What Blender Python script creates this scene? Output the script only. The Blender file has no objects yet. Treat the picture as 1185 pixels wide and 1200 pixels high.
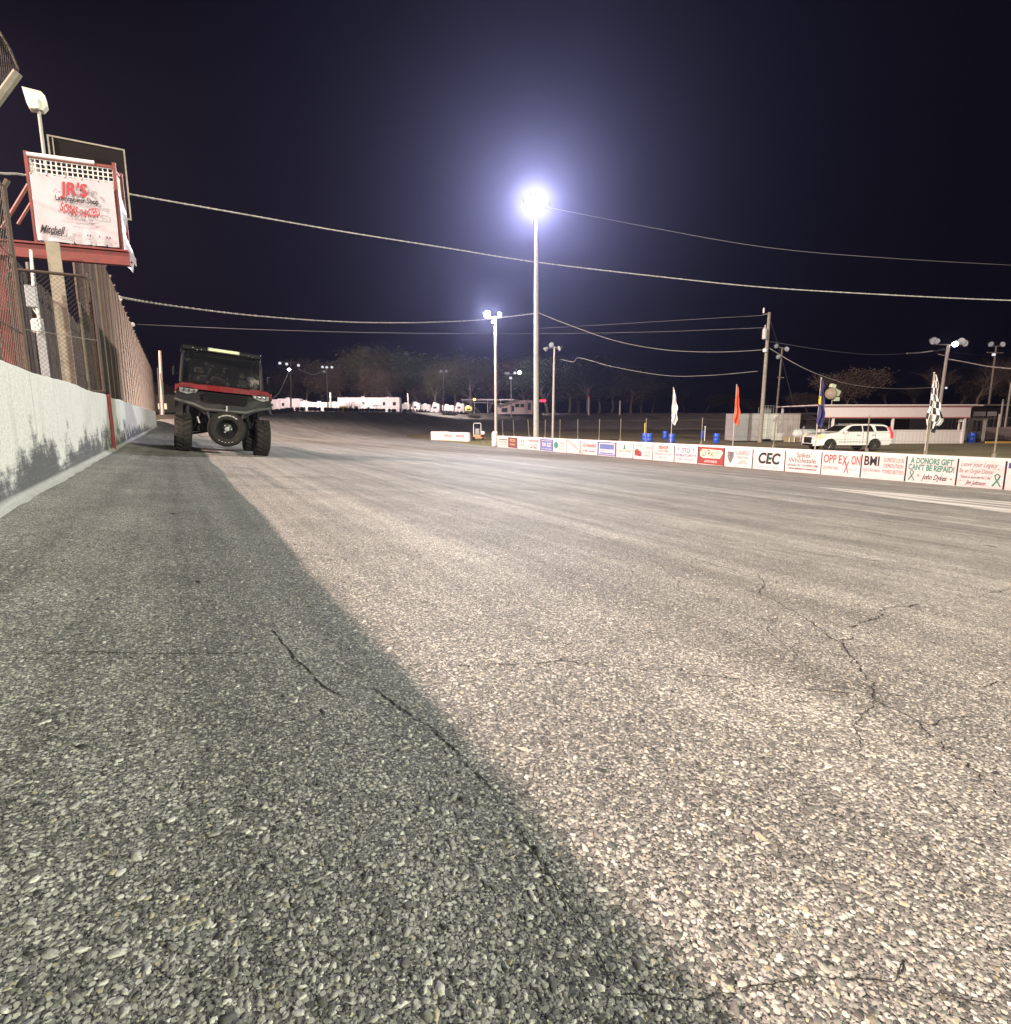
import bpy, math, random
import numpy as np
from mathutils import Vector, Matrix, Euler
random.seed(7)
RNG = np.random.default_rng(11)
R = math.radians
PI = math.pi
scene = bpy.context.scene
COL = scene.collection

# ------------------------------------------------------------------ camera model
FPX, PITCH, YAW, HC = 665.0, R(9.43), R(30.05), 0.656
W0, H0 = 1185.0, 1200.0
CT, ST, CY, SY = math.cos(PITCH), math.sin(PITCH), math.cos(YAW), math.sin(YAW)
CAMP = Vector((0, 0, HC))

def ray(px, py):
    """direction in the world of a picture point; its length is such that the level depth is kept raw"""
    u = (px - W0 / 2) / FPX
    v = (H0 / 2 - py) / FPX
    Y = CT + ST * v
    z = -ST + CT * v
    return Vector((u * CY + Y * SY, -u * SY + Y * CY, z)), Y

def P(px, py, depth):
    d, Y = ray(px, py)
    return CAMP + d * (depth / Y)

def onx(px, py, x):
    d, Y = ray(px, py)
    return CAMP + d * (x / d.x)

def ony(px, py, y):
    d, Y = ray(px, py)
    return CAMP + d * (y / d.y)

def sm(a, b, t):
    t = min(1.0, max(0.0, (t - a) / (b - a)))
    return t * t * (3 - 2 * t)

def lng(y):
    return -.0087 * (min(45.0, max(-8.0, y)) - 6.8)

def xin(y):
    return 20.9 + .0663 * (min(60.0, max(-30.0, y)) - 6.8)

def front(x, y):
    xx = min(21.0, x)
    f = -.1 * xx if xx < 0 else -(.1 * xx - .00152 * xx * xx)
    return f + lng(y) * sm(3, 21, x)

def GZ(px, py):
    """ground point of a picture point on the front stretch / infield"""
    d, Y = ray(px, py)
    t = 1.0
    for _ in range(60):
        p = CAMP + d * t
        g = front(p.x, p.y)
        t = (g - HC) / d.z if d.z < -1e-4 else 200
    return CAMP + d * t

# ------------------------------------------------------------------ mesh builder
class MB:
    def __init__(s):
        s.v = []; s.f = []
    def add(s, vs, fs):
        n = len(s.v)
        s.v += [tuple(v) for v in vs]
        s.f += [tuple(i + n for i in f) for f in fs]
        return s
    def box(s, c, d, rot=None, bev=0.0):
        x, y, z = d[0] / 2, d[1] / 2, d[2] / 2
        b = min(bev, x * .9, y * .9, z * .9)
        if b > 0:
            vs = []; idx = {}
            for sx in (-1, 1):
                for sy in (-1, 1):
                    for sz in (-1, 1):
                        for k, (bx, by, bz) in enumerate(((0, b, b), (b, 0, b), (b, b, 0))):
                            idx[(sx, sy, sz, k)] = len(vs)
                            vs.append(Vector((sx * (x - bx), sy * (y - by), sz * (z - bz))))
            fs = []
            q = lambda l: fs.append(l)
            for sg in (-1, 1):
                for k, ax in enumerate(((1, 2), (0, 2), (0, 1))):
                    l = []
                    for a, e in ((-1, -1), (1, -1), (1, 1), (-1, 1)):
                        t = [0, 0, 0]; t[k] = sg; t[ax[0]] = a; t[ax[1]] = e
                        l.append(idx[(t[0], t[1], t[2], k)])
                    q(l)
            for a in (-1, 1):
                for e in (-1, 1):
                    q([idx[(-1, a, e, 1)], idx[(1, a, e, 1)], idx[(1, a, e, 2)], idx[(-1, a, e, 2)]])
                    q([idx[(a, -1, e, 0)], idx[(a, 1, e, 0)], idx[(a, 1, e, 2)], idx[(a, -1, e, 2)]])
                    q([idx[(a, e, -1, 0)], idx[(a, e, 1, 0)], idx[(a, e, 1, 1)], idx[(a, e, -1, 1)]])
                    for g in (-1, 1):
                        q([idx[(a, e, g, 0)], idx[(a, e, g, 1)], idx[(a, e, g, 2)]])
        else:
            vs = [Vector((sx * x, sy * y, sz * z)) for sx in (-1, 1) for sy in (-1, 1) for sz in (-1, 1)]
            fs = [(0, 1, 3, 2), (4, 6, 7, 5), (0, 4, 5, 1), (2, 3, 7, 6), (0, 2, 6, 4), (1, 5, 7, 3)]
        M = rot.to_matrix() if isinstance(rot, Euler) else (rot if rot is not None else Matrix.Identity(3))
        c = Vector(c)
        return s.add([M @ v + c for v in vs], fs)
    def tube(s, p0, p1, r0, r1=None, n=8, cap=True):
        p0, p1 = Vector(p0), Vector(p1)
        r1 = r0 if r1 is None else r1
        d = (p1 - p0)
        if d.length < 1e-9: return s
        q = d.normalized().to_track_quat('Z', 'Y')
        vs = []
        for p, r in ((p0, r0), (p1, r1)):
            for i in range(n):
                a = 2 * PI * i / n
                vs.append(p + q @ Vector((r * math.cos(a), r * math.sin(a), 0)))
        fs = [(i, (i + 1) % n, n + (i + 1) % n, n + i) for i in range(n)]
        if cap:
            fs += [tuple(range(n - 1, -1, -1)), tuple(range(n, 2 * n))]
        return s.add(vs, fs)
    def path(s, pts, r, n=6, closed=False):
        pts = [Vector(p) for p in pts]
        m = len(pts)
        rr = r if isinstance(r, (list, tuple)) else [r] * m
        vs = []
        up = None
        for i, p in enumerate(pts):
            if closed: t = pts[(i + 1) % m] - pts[i - 1]
            else: t = pts[min(i + 1, m - 1)] - pts[max(i - 1, 0)]
            t.normalize()
            if up is None:
                up = Vector((0, 0, 1)) if abs(t.z) < .9 else Vector((1, 0, 0))
            a = t.cross(up).normalized(); b = a.cross(t).normalized(); up = b
            for k in range(n):
                an = 2 * PI * k / n
                vs.append(p + (a * math.cos(an) + b * math.sin(an)) * rr[i])
        fs = []
        for i in range(m if closed else m - 1):
            j = (i + 1) % m
            for k in range(n):
                fs.append((i * n + k, i * n + (k + 1) % n, j * n + (k + 1) % n, j * n + k))
        if not closed:
            fs += [tuple(range(n - 1, -1, -1)), tuple(range((m - 1) * n, m * n))]
        return s.add(vs, fs)
    def lathe(s, prof, n=24, M=None):
        """prof: (r, z) list, about z; M a 4x4"""
        M = M or Matrix.Identity(4)
        vs = []; fs = []
        for r, z in prof:
            for i in range(n):
                a = 2 * PI * i / n
                vs.append(M @ Vector((r * math.cos(a), r * math.sin(a), z)))
        for j in range(len(prof) - 1):
            for i in range(n):
                fs.append((j * n + i, j * n + (i + 1) % n, (j + 1) * n + (i + 1) % n, (j + 1) * n + i))
        fs += [tuple(range(n - 1, -1, -1)), tuple(range((len(prof) - 1) * n, len(prof) * n))]
        return s.add(vs, fs)
    def prism(s, poly, a0, a1, axis='y', inset=None):
        """extrude a 2D outline (concave allowed; ngon caps) from a0 to a1 along an axis"""
        n = len(poly)
        def m(p, a):
            if axis == 'y': return (p[0], a, p[1])
            if axis == 'x': return (a, p[0], p[1])
            return (p[0], p[1], a)
        vs = [m(p, a0) for p in poly] + [m(p, a1) for p in poly]
        fs = [(i, (i + 1) % n, n + (i + 1) % n, n + i) for i in range(n)]
        fs += [tuple(range(n - 1, -1, -1)), tuple(range(n, 2 * n))]
        return s.add(vs, fs)
    def grid(s, rows):
        """rows of points -> quads"""
        n = len(rows[0])
        vs = [p for r in rows for p in r]
        fs = [(j * n + i, j * n + i + 1, (j + 1) * n + i + 1, (j + 1) * n + i)
              for j in range(len(rows) - 1) for i in range(n - 1)]
        return s.add(vs, fs)

def obj(name, mb, mat, parent=None, loc=None, smooth=False, recalc=True, kind=None):
    me = bpy.data.meshes.new(name)
    me.from_pydata(mb.v, [], mb.f)
    if recalc:
        import bmesh
        bm = bmesh.new(); bm.from_mesh(me)
        bmesh.ops.recalc_face_normals(bm, faces=bm.faces)
        bm.to_mesh(me); bm.free()
    if mat: me.materials.append(mat)
    if smooth:
        me.polygons.foreach_set('use_smooth', [True] * len(me.polygons))
        try: me.set_sharp_from_angle(angle=R(38))
        except Exception: pass
    o = bpy.data.objects.new(name, me)
    COL.objects.link(o)
    if parent: o.parent = parent
    if loc is not None: o.location = loc
    if kind: o['kind'] = kind
    return o

def tag(o, label, cat, group=None):
    o['label'] = label; o['category'] = cat
    if group: o['group'] = group
    return o

def thing(name, label, cat, loc=(0, 0, 0), rz=0, group=None, rot=None):
    o = bpy.data.objects.new(name, None); COL.objects.link(o)
    o.empty_display_size = .2
    o.location = loc
    o.rotation_euler = rot if rot is not None else (0, 0, rz)
    return tag(o, label, cat, group)

def struct(name, mb, mat, smooth=False):
    return obj(name, mb, mat, smooth=smooth, kind='structure')

def kids(o):
    return [c for c in bpy.data.objects if c.parent == o]

def copy_tree(o, parent=None):
    c = o.copy(); COL.objects.link(c); c.parent = parent
    for ch in kids(o): copy_tree(ch, c)
    return c

# ------------------------------------------------------------------ materials
def mat(name, col, rough=.6, metal=0.0, noise=0.0, nscale=6.0, bump=0.0, bscale=40.0, emit=None, estr=0.0, spec=None, dirt=None, coat=0.0):
    m = bpy.data.materials.new(name); m.use_nodes = True
    nt = m.node_tree; N = nt.nodes; L = nt.links
    b = N['Principled BSDF']
    b.inputs['Base Color'].default_value = (*col, 1)
    b.inputs['Roughness'].default_value = rough
    if max(col) < .04 and spec is None and not coat: spec = .15
    b.inputs['Metallic'].default_value = metal
    if spec is not None: b.inputs['Specular IOR Level'].default_value = spec
    if coat: b.inputs['Coat Weight'].default_value = coat
    tc = N.new('ShaderNodeTexCoord')
    if noise > 0:
        nz = N.new('ShaderNodeTexNoise'); nz.inputs['Scale'].default_value = nscale; nz.inputs['Detail'].default_value = 6
        nz.inputs['Roughness'].default_value = .65
        L.new(tc.outputs['Object'], nz.inputs['Vector'])
        mr = N.new('ShaderNodeMapRange'); mr.inputs[1].default_value = .3; mr.inputs[2].default_value = .7
        L.new(nz.outputs['Fac'], mr.inputs[0])
        mx = N.new('ShaderNodeMix'); mx.data_type = 'RGBA'
        L.new(mr.outputs[0], mx.inputs[0])
        d = dirt if dirt else tuple(c * (1 - noise) for c in col)
        mx.inputs[6].default_value = (*d, 1)
        mx.inputs[7].default_value = (*[min(1, c * (1 + noise * .4)) for c in col], 1)
        L.new(mx.outputs[2], b.inputs['Base Color'])
        m2 = N.new('ShaderNodeMapRange'); m2.inputs[3].default_value = max(0, rough - .12); m2.inputs[4].default_value = min(1, rough + .12)
        L.new(nz.outputs['Fac'], m2.inputs[0]); L.new(m2.outputs[0], b.inputs['Roughness'])
    if bump > 0:
        nb = N.new('ShaderNodeTexNoise'); nb.inputs['Scale'].default_value = bscale; nb.inputs['Detail'].default_value = 4
        L.new(tc.outputs['Object'], nb.inputs['Vector'])
        bp = N.new('ShaderNodeBump'); bp.inputs['Strength'].default_value = bump; bp.inputs['Distance'].default_value = .01
        L.new(nb.outputs['Fac'], bp.inputs['Height']); L.new(bp.outputs[0], b.inputs['Normal'])
    if emit is not None:
        b.inputs['Emission Color'].default_value = (*emit, 1)
        b.inputs['Emission Strength'].default_value = estr
    return m

def nd(nt, t, **kw):
    n = nt.nodes.new(t)
    for k, v in kw.items(): setattr(n, k, v)
    return n

def mth(nt, op, a, b=None, c=None, clamp=False):
    n = nt.nodes.new('ShaderNodeMath'); n.operation = op; n.use_clamp = clamp
    for i, x in enumerate((a, b, c)):
        if x is None: continue
        if isinstance(x, (int, float)): n.inputs[i].default_value = x
        else: nt.links.new(x, n.inputs[i])
    return n.outputs[0]

def mixc(nt, f, a, b, mode='MIX'):
    n = nt.nodes.new('ShaderNodeMix'); n.data_type = 'RGBA'; n.blend_type = mode
    for i, x in ((0, f), (6, a), (7, b)):
        if isinstance(x, (int, float)): n.inputs[i].default_value = x
        elif isinstance(x, tuple): n.inputs[i].default_value = (*x, 1)
        else: nt.links.new(x, n.inputs[i])
    return n.outputs[2]

def ss(nt, v, a, b):
    n = nt.nodes.new('ShaderNodeMapRange'); n.interpolation_type = 'SMOOTHSTEP'
    nt.links.new(v, n.inputs[0]); n.inputs[1].default_value = a; n.inputs[2].default_value = b
    return n.outputs[0]

def noise(nt, vec, scale, detail=4, rough=.6, dim='3D'):
    n = nt.nodes.new('ShaderNodeTexNoise'); n.noise_dimensions = dim
    n.inputs['Scale'].default_value = scale; n.inputs['Detail'].default_value = detail; n.inputs['Roughness'].default_value = rough
    nt.links.new(vec, n.inputs['Vector'])
    return n

def mapping(nt, vec, sc):
    n = nt.nodes.new('ShaderNodeMapping'); n.inputs['Scale'].default_value = sc
    nt.links.new(vec, n.inputs['Vector'])
    return n.outputs[0]

def asphalt(name, base=1.0):
    m = bpy.data.materials.new(name); m.use_nodes = True
    nt = m.node_tree; b = nt.nodes['Principled BSDF']; L = nt.links
    tc = nd(nt, 'ShaderNodeTexCoord'); co = tc.outputs['Object']
    # warp so the stones are irregular
    wn = noise(nt, co, 70, 2)
    wv = nd(nt, 'ShaderNodeVectorMath', operation='MULTIPLY_ADD')
    L.new(wn.outputs['Color'], wv.inputs[0]); wv.inputs[1].default_value = (.006, .006, .006); L.new(co, wv.inputs[2])
    vec = wv.outputs[0]
    def stones(scale, off):
        mp = nd(nt, 'ShaderNodeMapping'); mp.inputs['Location'].default_value = (off, off * 1.7, 0)
        mp.inputs['Scale'].default_value = (1, 1, 0)
        L.new(vec, mp.inputs['Vector'])
        v = nd(nt, 'ShaderNodeTexVoronoi', voronoi_dimensions='2D'); v.inputs['Scale'].default_value = scale
        v.inputs['Randomness'].default_value = 1.0
        L.new(mp.outputs[0], v.inputs['Vector'])
        e = nd(nt, 'ShaderNodeTexVoronoi', voronoi_dimensions='2D', feature='DISTANCE_TO_EDGE'); e.inputs['Scale'].default_value = scale
        L.new(mp.outputs[0], e.inputs['Vector'])
        sep = nd(nt, 'ShaderNodeSeparateColor'); L.new(v.outputs['Color'], sep.inputs[0])
        return v, e, sep
    v1, e1, s1 = stones(108, 0)
    v2, e2, s2 = stones(195, 3.3)
    v3, e3, s3 = stones(310, 7.1)
    # stone tone: 0..1, with a broad spread of dark and light stones
    def body(e, s, w0, w1):
        gap = ss(nt, e.outputs['Distance'], w1, w0)
        tone = mth(nt, 'POWER', s.outputs[0], 1.1)
        return gap, tone
    g1, t1 = body(v1, s1, .34, .50)
    g2, t2 = body(v2, s2, .34, .56)
    g3, t3 = body(v3, s3, .30, .60)
    has1 = ss(nt, s1.outputs[1], .42, .46)
    a1 = mth(nt, 'MULTIPLY', g1, has1)
    stone_c2 = mixc(nt, t2, (.050, .050, .048), (.42, .395, .36))
    stone_c1 = mixc(nt, t1, (.09, .088, .082), (.62, .585, .525))
    tint = mixc(nt, ss(nt, s1.outputs[2], .9, .98), (1, 1, 1), (1.0, .9, .68))
    stone_c1 = mixc(nt, 1.0, stone_c1, tint, 'MULTIPLY')
    c = mixc(nt, g3, (.008, .008, .008), mixc(nt, t3, (.05, .05, .048), (.30, .285, .26)))
    c = mixc(nt, g2, c, stone_c2)
    c = mixc(nt, a1, c, stone_c1)
    # broad wear: stripes worn along the direction of travel, patches, rubber
    n1 = noise(nt, mapping(nt, co, (1.2, .045, 0)), 1.0, 6, .62)
    n2 = noise(nt, mapping(nt, co, (.35, .12, 0)), 1.0, 5, .6)
    n3 = noise(nt, mapping(nt, co, (6.0, .10, 0)), 1.0, 3, .6)
    n4 = noise(nt, mapping(nt, co, (1, 1, 0)), 1.6, 7, .7)
    k = mth(nt, 'MULTIPLY_ADD', ss(nt, n1.outputs['Fac'], .32, .68), .42, .72)
    k = mth(nt, 'MULTIPLY', k, mth(nt, 'MULTIPLY_ADD', ss(nt, n2.outputs['Fac'], .3, .7), .3, .85))
    k = mth(nt, 'MULTIPLY', k, mth(nt, 'MULTIPLY_ADD', ss(nt, n3.outputs['Fac'], .35, .6), .24, .80))
    k = mth(nt, 'MULTIPLY', k, mth(nt, 'MULTIPLY_ADD', ss(nt, n4.outputs['Fac'], .3, .7), .36, .80))
    k = mth(nt, 'MULTIPLY', k, base)
    vm = nd(nt, 'ShaderNodeVectorMath', operation='SCALE'); L.new(c, vm.inputs[0]); L.new(k, vm.inputs['Scale'])
    L.new(vm.outputs[0], b.inputs['Base Color'])
    b.inputs['Roughness'].default_value = .72
    b.inputs['Specular IOR Level'].default_value = .35
    # height
    h1 = mth(nt, 'MULTIPLY', a1, mth(nt, 'MULTIPLY_ADD', s1.outputs[2], .5, .6))
    h2 = mth(nt, 'MULTIPLY', g2, mth(nt, 'MULTIPLY_ADD', s2.outputs[2], .5, .1))
    h = mth(nt, 'MAXIMUM', h1, mth(nt, 'MAXIMUM', h2, mth(nt, 'MULTIPLY', g3, .25)))
    fn = noise(nt, co, 420, 2)
    h = mth(nt, 'MULTIPLY_ADD', fn.outputs['Fac'], .25, h)
    bp = nd(nt, 'ShaderNodeBump'); bp.inputs['Strength'].default_value = 1.0; bp.inputs['Distance'].default_value = .0028
    L.new(h, bp.inputs['Height']); L.new(bp.outputs[0], b.inputs['Normal'])
    return m

M = {}
M['asphalt'] = asphalt('asphalt', 1.3)
M['white_metal'] = mat('white_metal', (.72, .71, .69), .45, noise=.18, nscale=3)
M['white_paint'] = mat('white_paint', (.78, .77, .75), .5, noise=.12, nscale=8)
M['black_plastic'] = mat('black_plastic', (.010, .010, .011), .5, noise=.3, nscale=20, bump=.15, bscale=120)
M['rubber'] = mat('rubber', (.014, .0135, .013), .8, noise=.45, nscale=14, dirt=(.035, .031, .027))
M['dark'] = mat('dark', (.008, .008, .008), .8)
M['red_paint'] = mat('red_paint', (.16, .006, .008), .25, coat=.6, noise=.12, nscale=9)
M['red_steel'] = mat('red_steel', (.20, .026, .022), .55, noise=.45, nscale=7, dirt=(.10, .03, .024), bump=.2)
M['rust_pipe'] = mat('rust_pipe', (.06, .038, .03), .7, noise=.5, nscale=14)
M['galv'] = mat('galv', (.26, .255, .24), .45, metal=.6, noise=.35, nscale=10)
M['wire'] = mat('wire', (.085, .068, .052), .55, metal=.4, noise=.3, nscale=3)
M['wood_pole'] = mat('wood_pole', (.31, .28, .235), .85, noise=.4, nscale=5, bump=.4, bscale=30)
M['conc_pole'] = mat('conc_pole', (.42, .40, .36), .85, noise=.25, nscale=4)
M['chrome'] = mat('chrome', (.7, .7, .7), .18, metal=1.0)
M['grey_metal'] = mat('grey_metal', (.3, .3, .3), .5, metal=.3, noise=.25, nscale=5)
M['blue_plastic'] = mat('blue_plastic', (.02, .10, .62), .4, noise=.15, nscale=4)
M['yellow_paint'] = mat('yellow_paint', (.72, .52, .06), .5, noise=.2)
M['cable'] = mat('cable', (.42, .40, .38), .5, noise=.5, nscale=9)
# ------------------------------------------------------------------ ground, track, infield
# inner edge of the oval: straight, turn, back stretch
ECX, ECY, ERX, ERY = 61.0, 60.0, 61.0 - xin(60), 36.0
def inner_curve():
    pts = []
    y = -40.0
    while y < 59.9:
        step = .5 if y < 30 else 1.0
        t = Vector((.0663, 1, 0)).normalized() if -30 < y < 60 else Vector((0, 1, 0))
        pts.append((Vector((xin(y), y, 0)), Vector((-1, 0, 0)), y))
        y += step
    for i in range(0, 121):
        a = PI - PI * i / 120
        p = Vector((ECX + ERX * math.cos(a), ECY + ERY * math.sin(a), 0))
        n = Vector((math.cos(a) / ERX, math.sin(a) / ERY, 0)).normalized()
        pts.append((p, n, 60 + 60 * sm(0, 60, i)))
    for i in range(1, 26):
        pts.append((Vector((ECX + ERX, ECY - 4 * i, 0)), Vector((1, 0, 0)), 120))
    return pts
IC = inner_curve()

def track_z(p, s, q):
    w = sm(42, 88, q)
    zf = front(p.x, p.y) if w < 1 else 0
    zt = -1.76 + .19 * min(s, 18.4) - max(0, s - 18.4) * .02
    return zf * (1 - w) + zt * w

def smax(q):
    return None

rows = []
NS = 60
for p0, n, q in IC:
    w = sm(55, 75, q)
    S = (p0.x + 1.35) * (1 - w) + 18.6 * w
    row = []
    for j in range(NS + 1):
        s = S * j / NS
        p = p0 + n * s
        row.append((p.x, p.y, track_z(p, s, q)))
    rows.append(row)
mb = MB(); mb.grid(rows)
struct('race_track', mb, M['asphalt'], smooth=True)
RIM = [r[-1] for r in rows]

# outer ground: from rim outwards
def ground_mat(name, c1, c2, c3, sc=.5):
    m = bpy.data.materials.new(name); m.use_nodes = True
    nt = m.node_tree; b = nt.nodes['Principled BSDF']; L = nt.links
    tc = nd(nt, 'ShaderNodeTexCoord'); co = tc.outputs['Object']
    a = noise(nt, co, sc, 8, .7); d = noise(nt, co, sc * 22, 5, .7); e = noise(nt, co, .07, 3, .5)
    f = ss(nt, a.outputs['Fac'], .38, .62)
    c = mixc(nt, f, c1, c2)
    c = mixc(nt, ss(nt, d.outputs['Fac'], .45, .75), c, c3)
    c = mixc(nt, mth(nt, 'MULTIPLY', ss(nt, e.outputs['Fac'], .4, .6), .5), c, c2)
    L.new(c, b.inputs['Base Color']); b.inputs['Roughness'].default_value = .95
    bp = nd(nt, 'ShaderNodeBump'); bp.inputs['Strength'].default_value = .6; bp.inputs['Distance'].default_value = .05
    L.new(d.outputs['Fac'], bp.inputs['Height']); L.new(bp.outputs[0], b.inputs['Normal'])
    return m
M['grass_dirt'] = ground_mat('grass_dirt', (.10, .105, .035), (.19, .15, .085), (.27, .22, .13))
M['outer_dirt'] = ground_mat('outer_dirt', (.06, .055, .03), (.09, .075, .05), (.12, .10, .07), .2)

rr = []
for i, (p0, n, q) in enumerate(IC):
    r = Vector(RIM[i]); w = sm(42, 88, q)
    row = [tuple(r - Vector((0, 0, .01)))]
    for d, dz in ((1.2, -.02), (4, -.1), (12, -.15), (40, -.2), (120, -.3), (700, -.3)):
        zz = (r.z + dz) * (1 - w) + (1.72 + dz * 1.5) * w
        row.append((r.x + n.x * d, r.y + n.y * d, zz))
    rr.append(row)
mb = MB(); mb.grid(rr)
struct('outer_ground', mb, M['outer_dirt'])

mb = MB()
ys = list(np.linspace(-60, 100, 81)); xs = list(np.linspace(10, 112, 69))
mb.grid([[(x, y, -1.43 + lng(y) - .03 - (.9 if x < 18 else 0)) for x in xs] for y in ys])
struct('infield_ground', mb, M['grass_dirt'], smooth=True)
# short grass tufts standing in the infield behind the sign wall
mb = MB()
rg = random.Random(3)
for _ in range(16000):
    y = 8 + 50 * rg.random() ** 1.3
    x = xin(y) + .45 + 16 * rg.random() ** 1.6
    z = -1.46 + lng(y)
    h = rg.uniform(.03, .10); a = rg.uniform(0, PI); w = rg.uniform(.012, .03)
    dx, dy = math.cos(a) * w, math.sin(a) * w
    lx, ly = rg.uniform(-.04, .04), rg.uniform(-.04, .04)
    mb.add([(x - dx, y - dy, z), (x + dx, y + dy, z), (x + lx, y + ly, z + h)], [(0, 1, 2)])
g = obj('grass', mb, mat('grass_blade', (.12, .15, .04), .8, noise=.5, nscale=.6, dirt=(.22, .19, .09)), recalc=False, kind='stuff')

# stones of the worn asphalt surface, real pieces standing proud of the binder near the viewer
def gravel():
    base = np.array([(0, 0, 1), (1, 0, .25), (.5, .87, .3), (-.5, .87, .2), (-1, 0, .3), (-.5, -.87, .22), (.5, -.87, .28),
                     (.55, .1, .85), (-.2, .5, .9), (-.35, -.42, .82), (.9, .2, -.5), (-.45, .8, -.5), (-.45, -.8, -.5)], float)
    tris = [(7, 8, 0), (8, 9, 0), (9, 7, 0), (1, 2, 7), (2, 8, 7), (2, 3, 8), (3, 4, 8), (4, 9, 8), (4, 5, 9), (5, 6, 9), (6, 7, 9), (6, 1, 7),
            (10, 2, 1), (10, 11, 2), (11, 3, 2), (11, 4, 3), (11, 12, 4), (12, 5, 4), (12, 6, 5), (12, 10, 6), (10, 1, 6)]
    tris = np.array(tris)
    n = 310000
    rad = .25 + 3.6 * RNG.random(n) ** 1.25
    ang = RNG.uniform(0, 2 * PI, n)
    keep_a = RNG.random(n) < np.where(np.cos(ang - (PI / 2 - YAW)) > .60, 1, .13)
    x = rad * np.cos(ang); y = rad * np.sin(ang)
    k = keep_a & (x > -.88) & (x < 4.2)
    x, y, rad = x[k], y[k], rad[k]; n = len(x)
    size = np.clip(RNG.lognormal(math.log(.0022), .42, n), .0012, .0066)
    big = RNG.random(n) < .004
    size[big] *= 1.5
    th = RNG.uniform(0, 2 * PI, n)
    el = RNG.uniform(.85, 2.1, n)
    fl = RNG.uniform(.28, .62, n)
    v = base[None] * (1 + RNG.normal(0, .24, (n, 13, 1)))
    v = v + RNG.normal(0, .07, (n, 13, 3))
    v[..., 0] *= el[:, None]; v[..., 2] *= fl[:, None]
    # small tilt
    tx, ty = RNG.normal(0, .22, n), RNG.normal(0, .22, n)
    z = v[..., 2] + v[..., 0] * tx[:, None] + v[..., 1] * ty[:, None]
    c, s = np.cos(th)[:, None], np.sin(th)[:, None]
    X = (v[..., 0] * c - v[..., 1] * s) * size[:, None] + x[:, None]
    Yv = (v[..., 0] * s + v[..., 1] * c) * size[:, None] + y[:, None]
    gz = np.where(x < 0, -.1 * x, -(.1 * x - .00152 * x * x))
    Z = (z * size[:, None]) + gz[:, None] + .0000 - .0014 * RNG.random(n)[:, None]
    V = np.stack([X, Yv, Z], -1).reshape(-1, 3).astype(np.float32)
    F = (tris[None] + (np.arange(n) * 13)[:, None, None]).reshape(-1, 3)
    me = bpy.data.meshes.new('aggregate_stones')
    me.vertices.add(len(V)); me.vertices.foreach_set('co', V.ravel())
    me.loops.add(len(F) * 3); me.loops.foreach_set('vertex_index', F.ravel().astype(np.int32))
    me.polygons.add(len(F)); me.polygons.foreach_set('loop_start', np.arange(0, len(F) * 3, 3, dtype=np.int32))
    me.polygons.foreach_set('loop_total', np.full(len(F), 3, dtype=np.int32))
    tone = np.clip(RNG.beta(.85, 1.35, n), 0, 1); hue = RNG.random(n)
    at = me.attributes.new('tone', 'FLOAT', 'POINT'); at.data.foreach_set('value', np.repeat(tone, 13).astype(np.float32))
    at = me.attributes.new('hue', 'FLOAT', 'POINT'); at.data.foreach_set('value', np.repeat(hue, 13).astype(np.float32))
    me.update(calc_edges=True)
    m = bpy.data.materials.new('aggregate'); m.use_nodes = True
    nt = m.node_tree; b = nt.nodes['Principled BSDF']; L = nt.links
    a1 = nd(nt, 'ShaderNodeAttribute', attribute_name='tone'); a2 = nd(nt, 'ShaderNodeAttribute', attribute_name='hue')
    c = mixc(nt, a1.outputs['Fac'], (.03, .03, .028), (.72, .69, .62))
    c = mixc(nt, ss(nt, a2.outputs['Fac'], .95, .99), c, (.50, .43, .30))
    c = mixc(nt, ss(nt, a2.outputs['Fac'], .10, .02), c, (.13, .12, .115))
    tc = nd(nt, 'ShaderNodeTexCoord')
    nz = noise(nt, tc.outputs['Object'], 500, 3)
    c = mixc(nt, mth(nt, 'MULTIPLY', ss(nt, nz.outputs['Fac'], .55, .35), .4), c, (.05, .05, .05))
    L.new(c, b.inputs['Base Color']); b.inputs['Roughness'].default_value = .6
    me.materials.append(m)
    o = bpy.data.objects.new('aggregate_stones', me); COL.objects.link(o); o['kind'] = 'stuff'
gravel()

# cracks: ragged dark fissures with real positions on the pavement
def crack(pxs, w, seed, jit=.02, breaks=0.0):
    r = random.Random(seed)
    pts = [GZ(*p) for p in pxs]
    out = []
    for a, b in zip(pts[:-1], pts[1:]):
        L = (b - a).length; n = max(2, int(L / max(.005, .004 * (a - CAMP).length)))
        for i in range(n): out.append(a.lerp(b, i / n))
    out.append(pts[-1])
    mb = MB(); prev = None; off = 0; gapv = 0
    ws = []
    for i, p in enumerate(out):
        t = (out[min(i + 1, len(out) - 1)] - out[max(0, i - 1)]).normalized()
        nn = Vector((-t.y, t.x, 0))
        off = off * .93 + r.gauss(0, jit * .16)
        c = p + nn * off
        gapv = gapv * .9 + r.gauss(0, .25)
        ww = w * (r.uniform(.3, 1.3) if gapv > -.9 + breaks * 2 else .02) * (1 if 2 < i < len(out) - 3 else .3)
        a_, b_ = c + nn * ww, c - nn * ww * r.uniform(.4, 1)
        row = []
        for q in (a_, b_):
            row.append(Vector((q.x, q.y, front(q.x, q.y) + .0022)))
        if prev: mb.add(prev + [row[1], row[0]], [(0, 1, 2, 3)])
        prev = row
    return mb
M['crack'] = mat('crack_tar', (.03, .028, .026), .8, noise=.4, nscale=80)
allc = MB()
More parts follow.
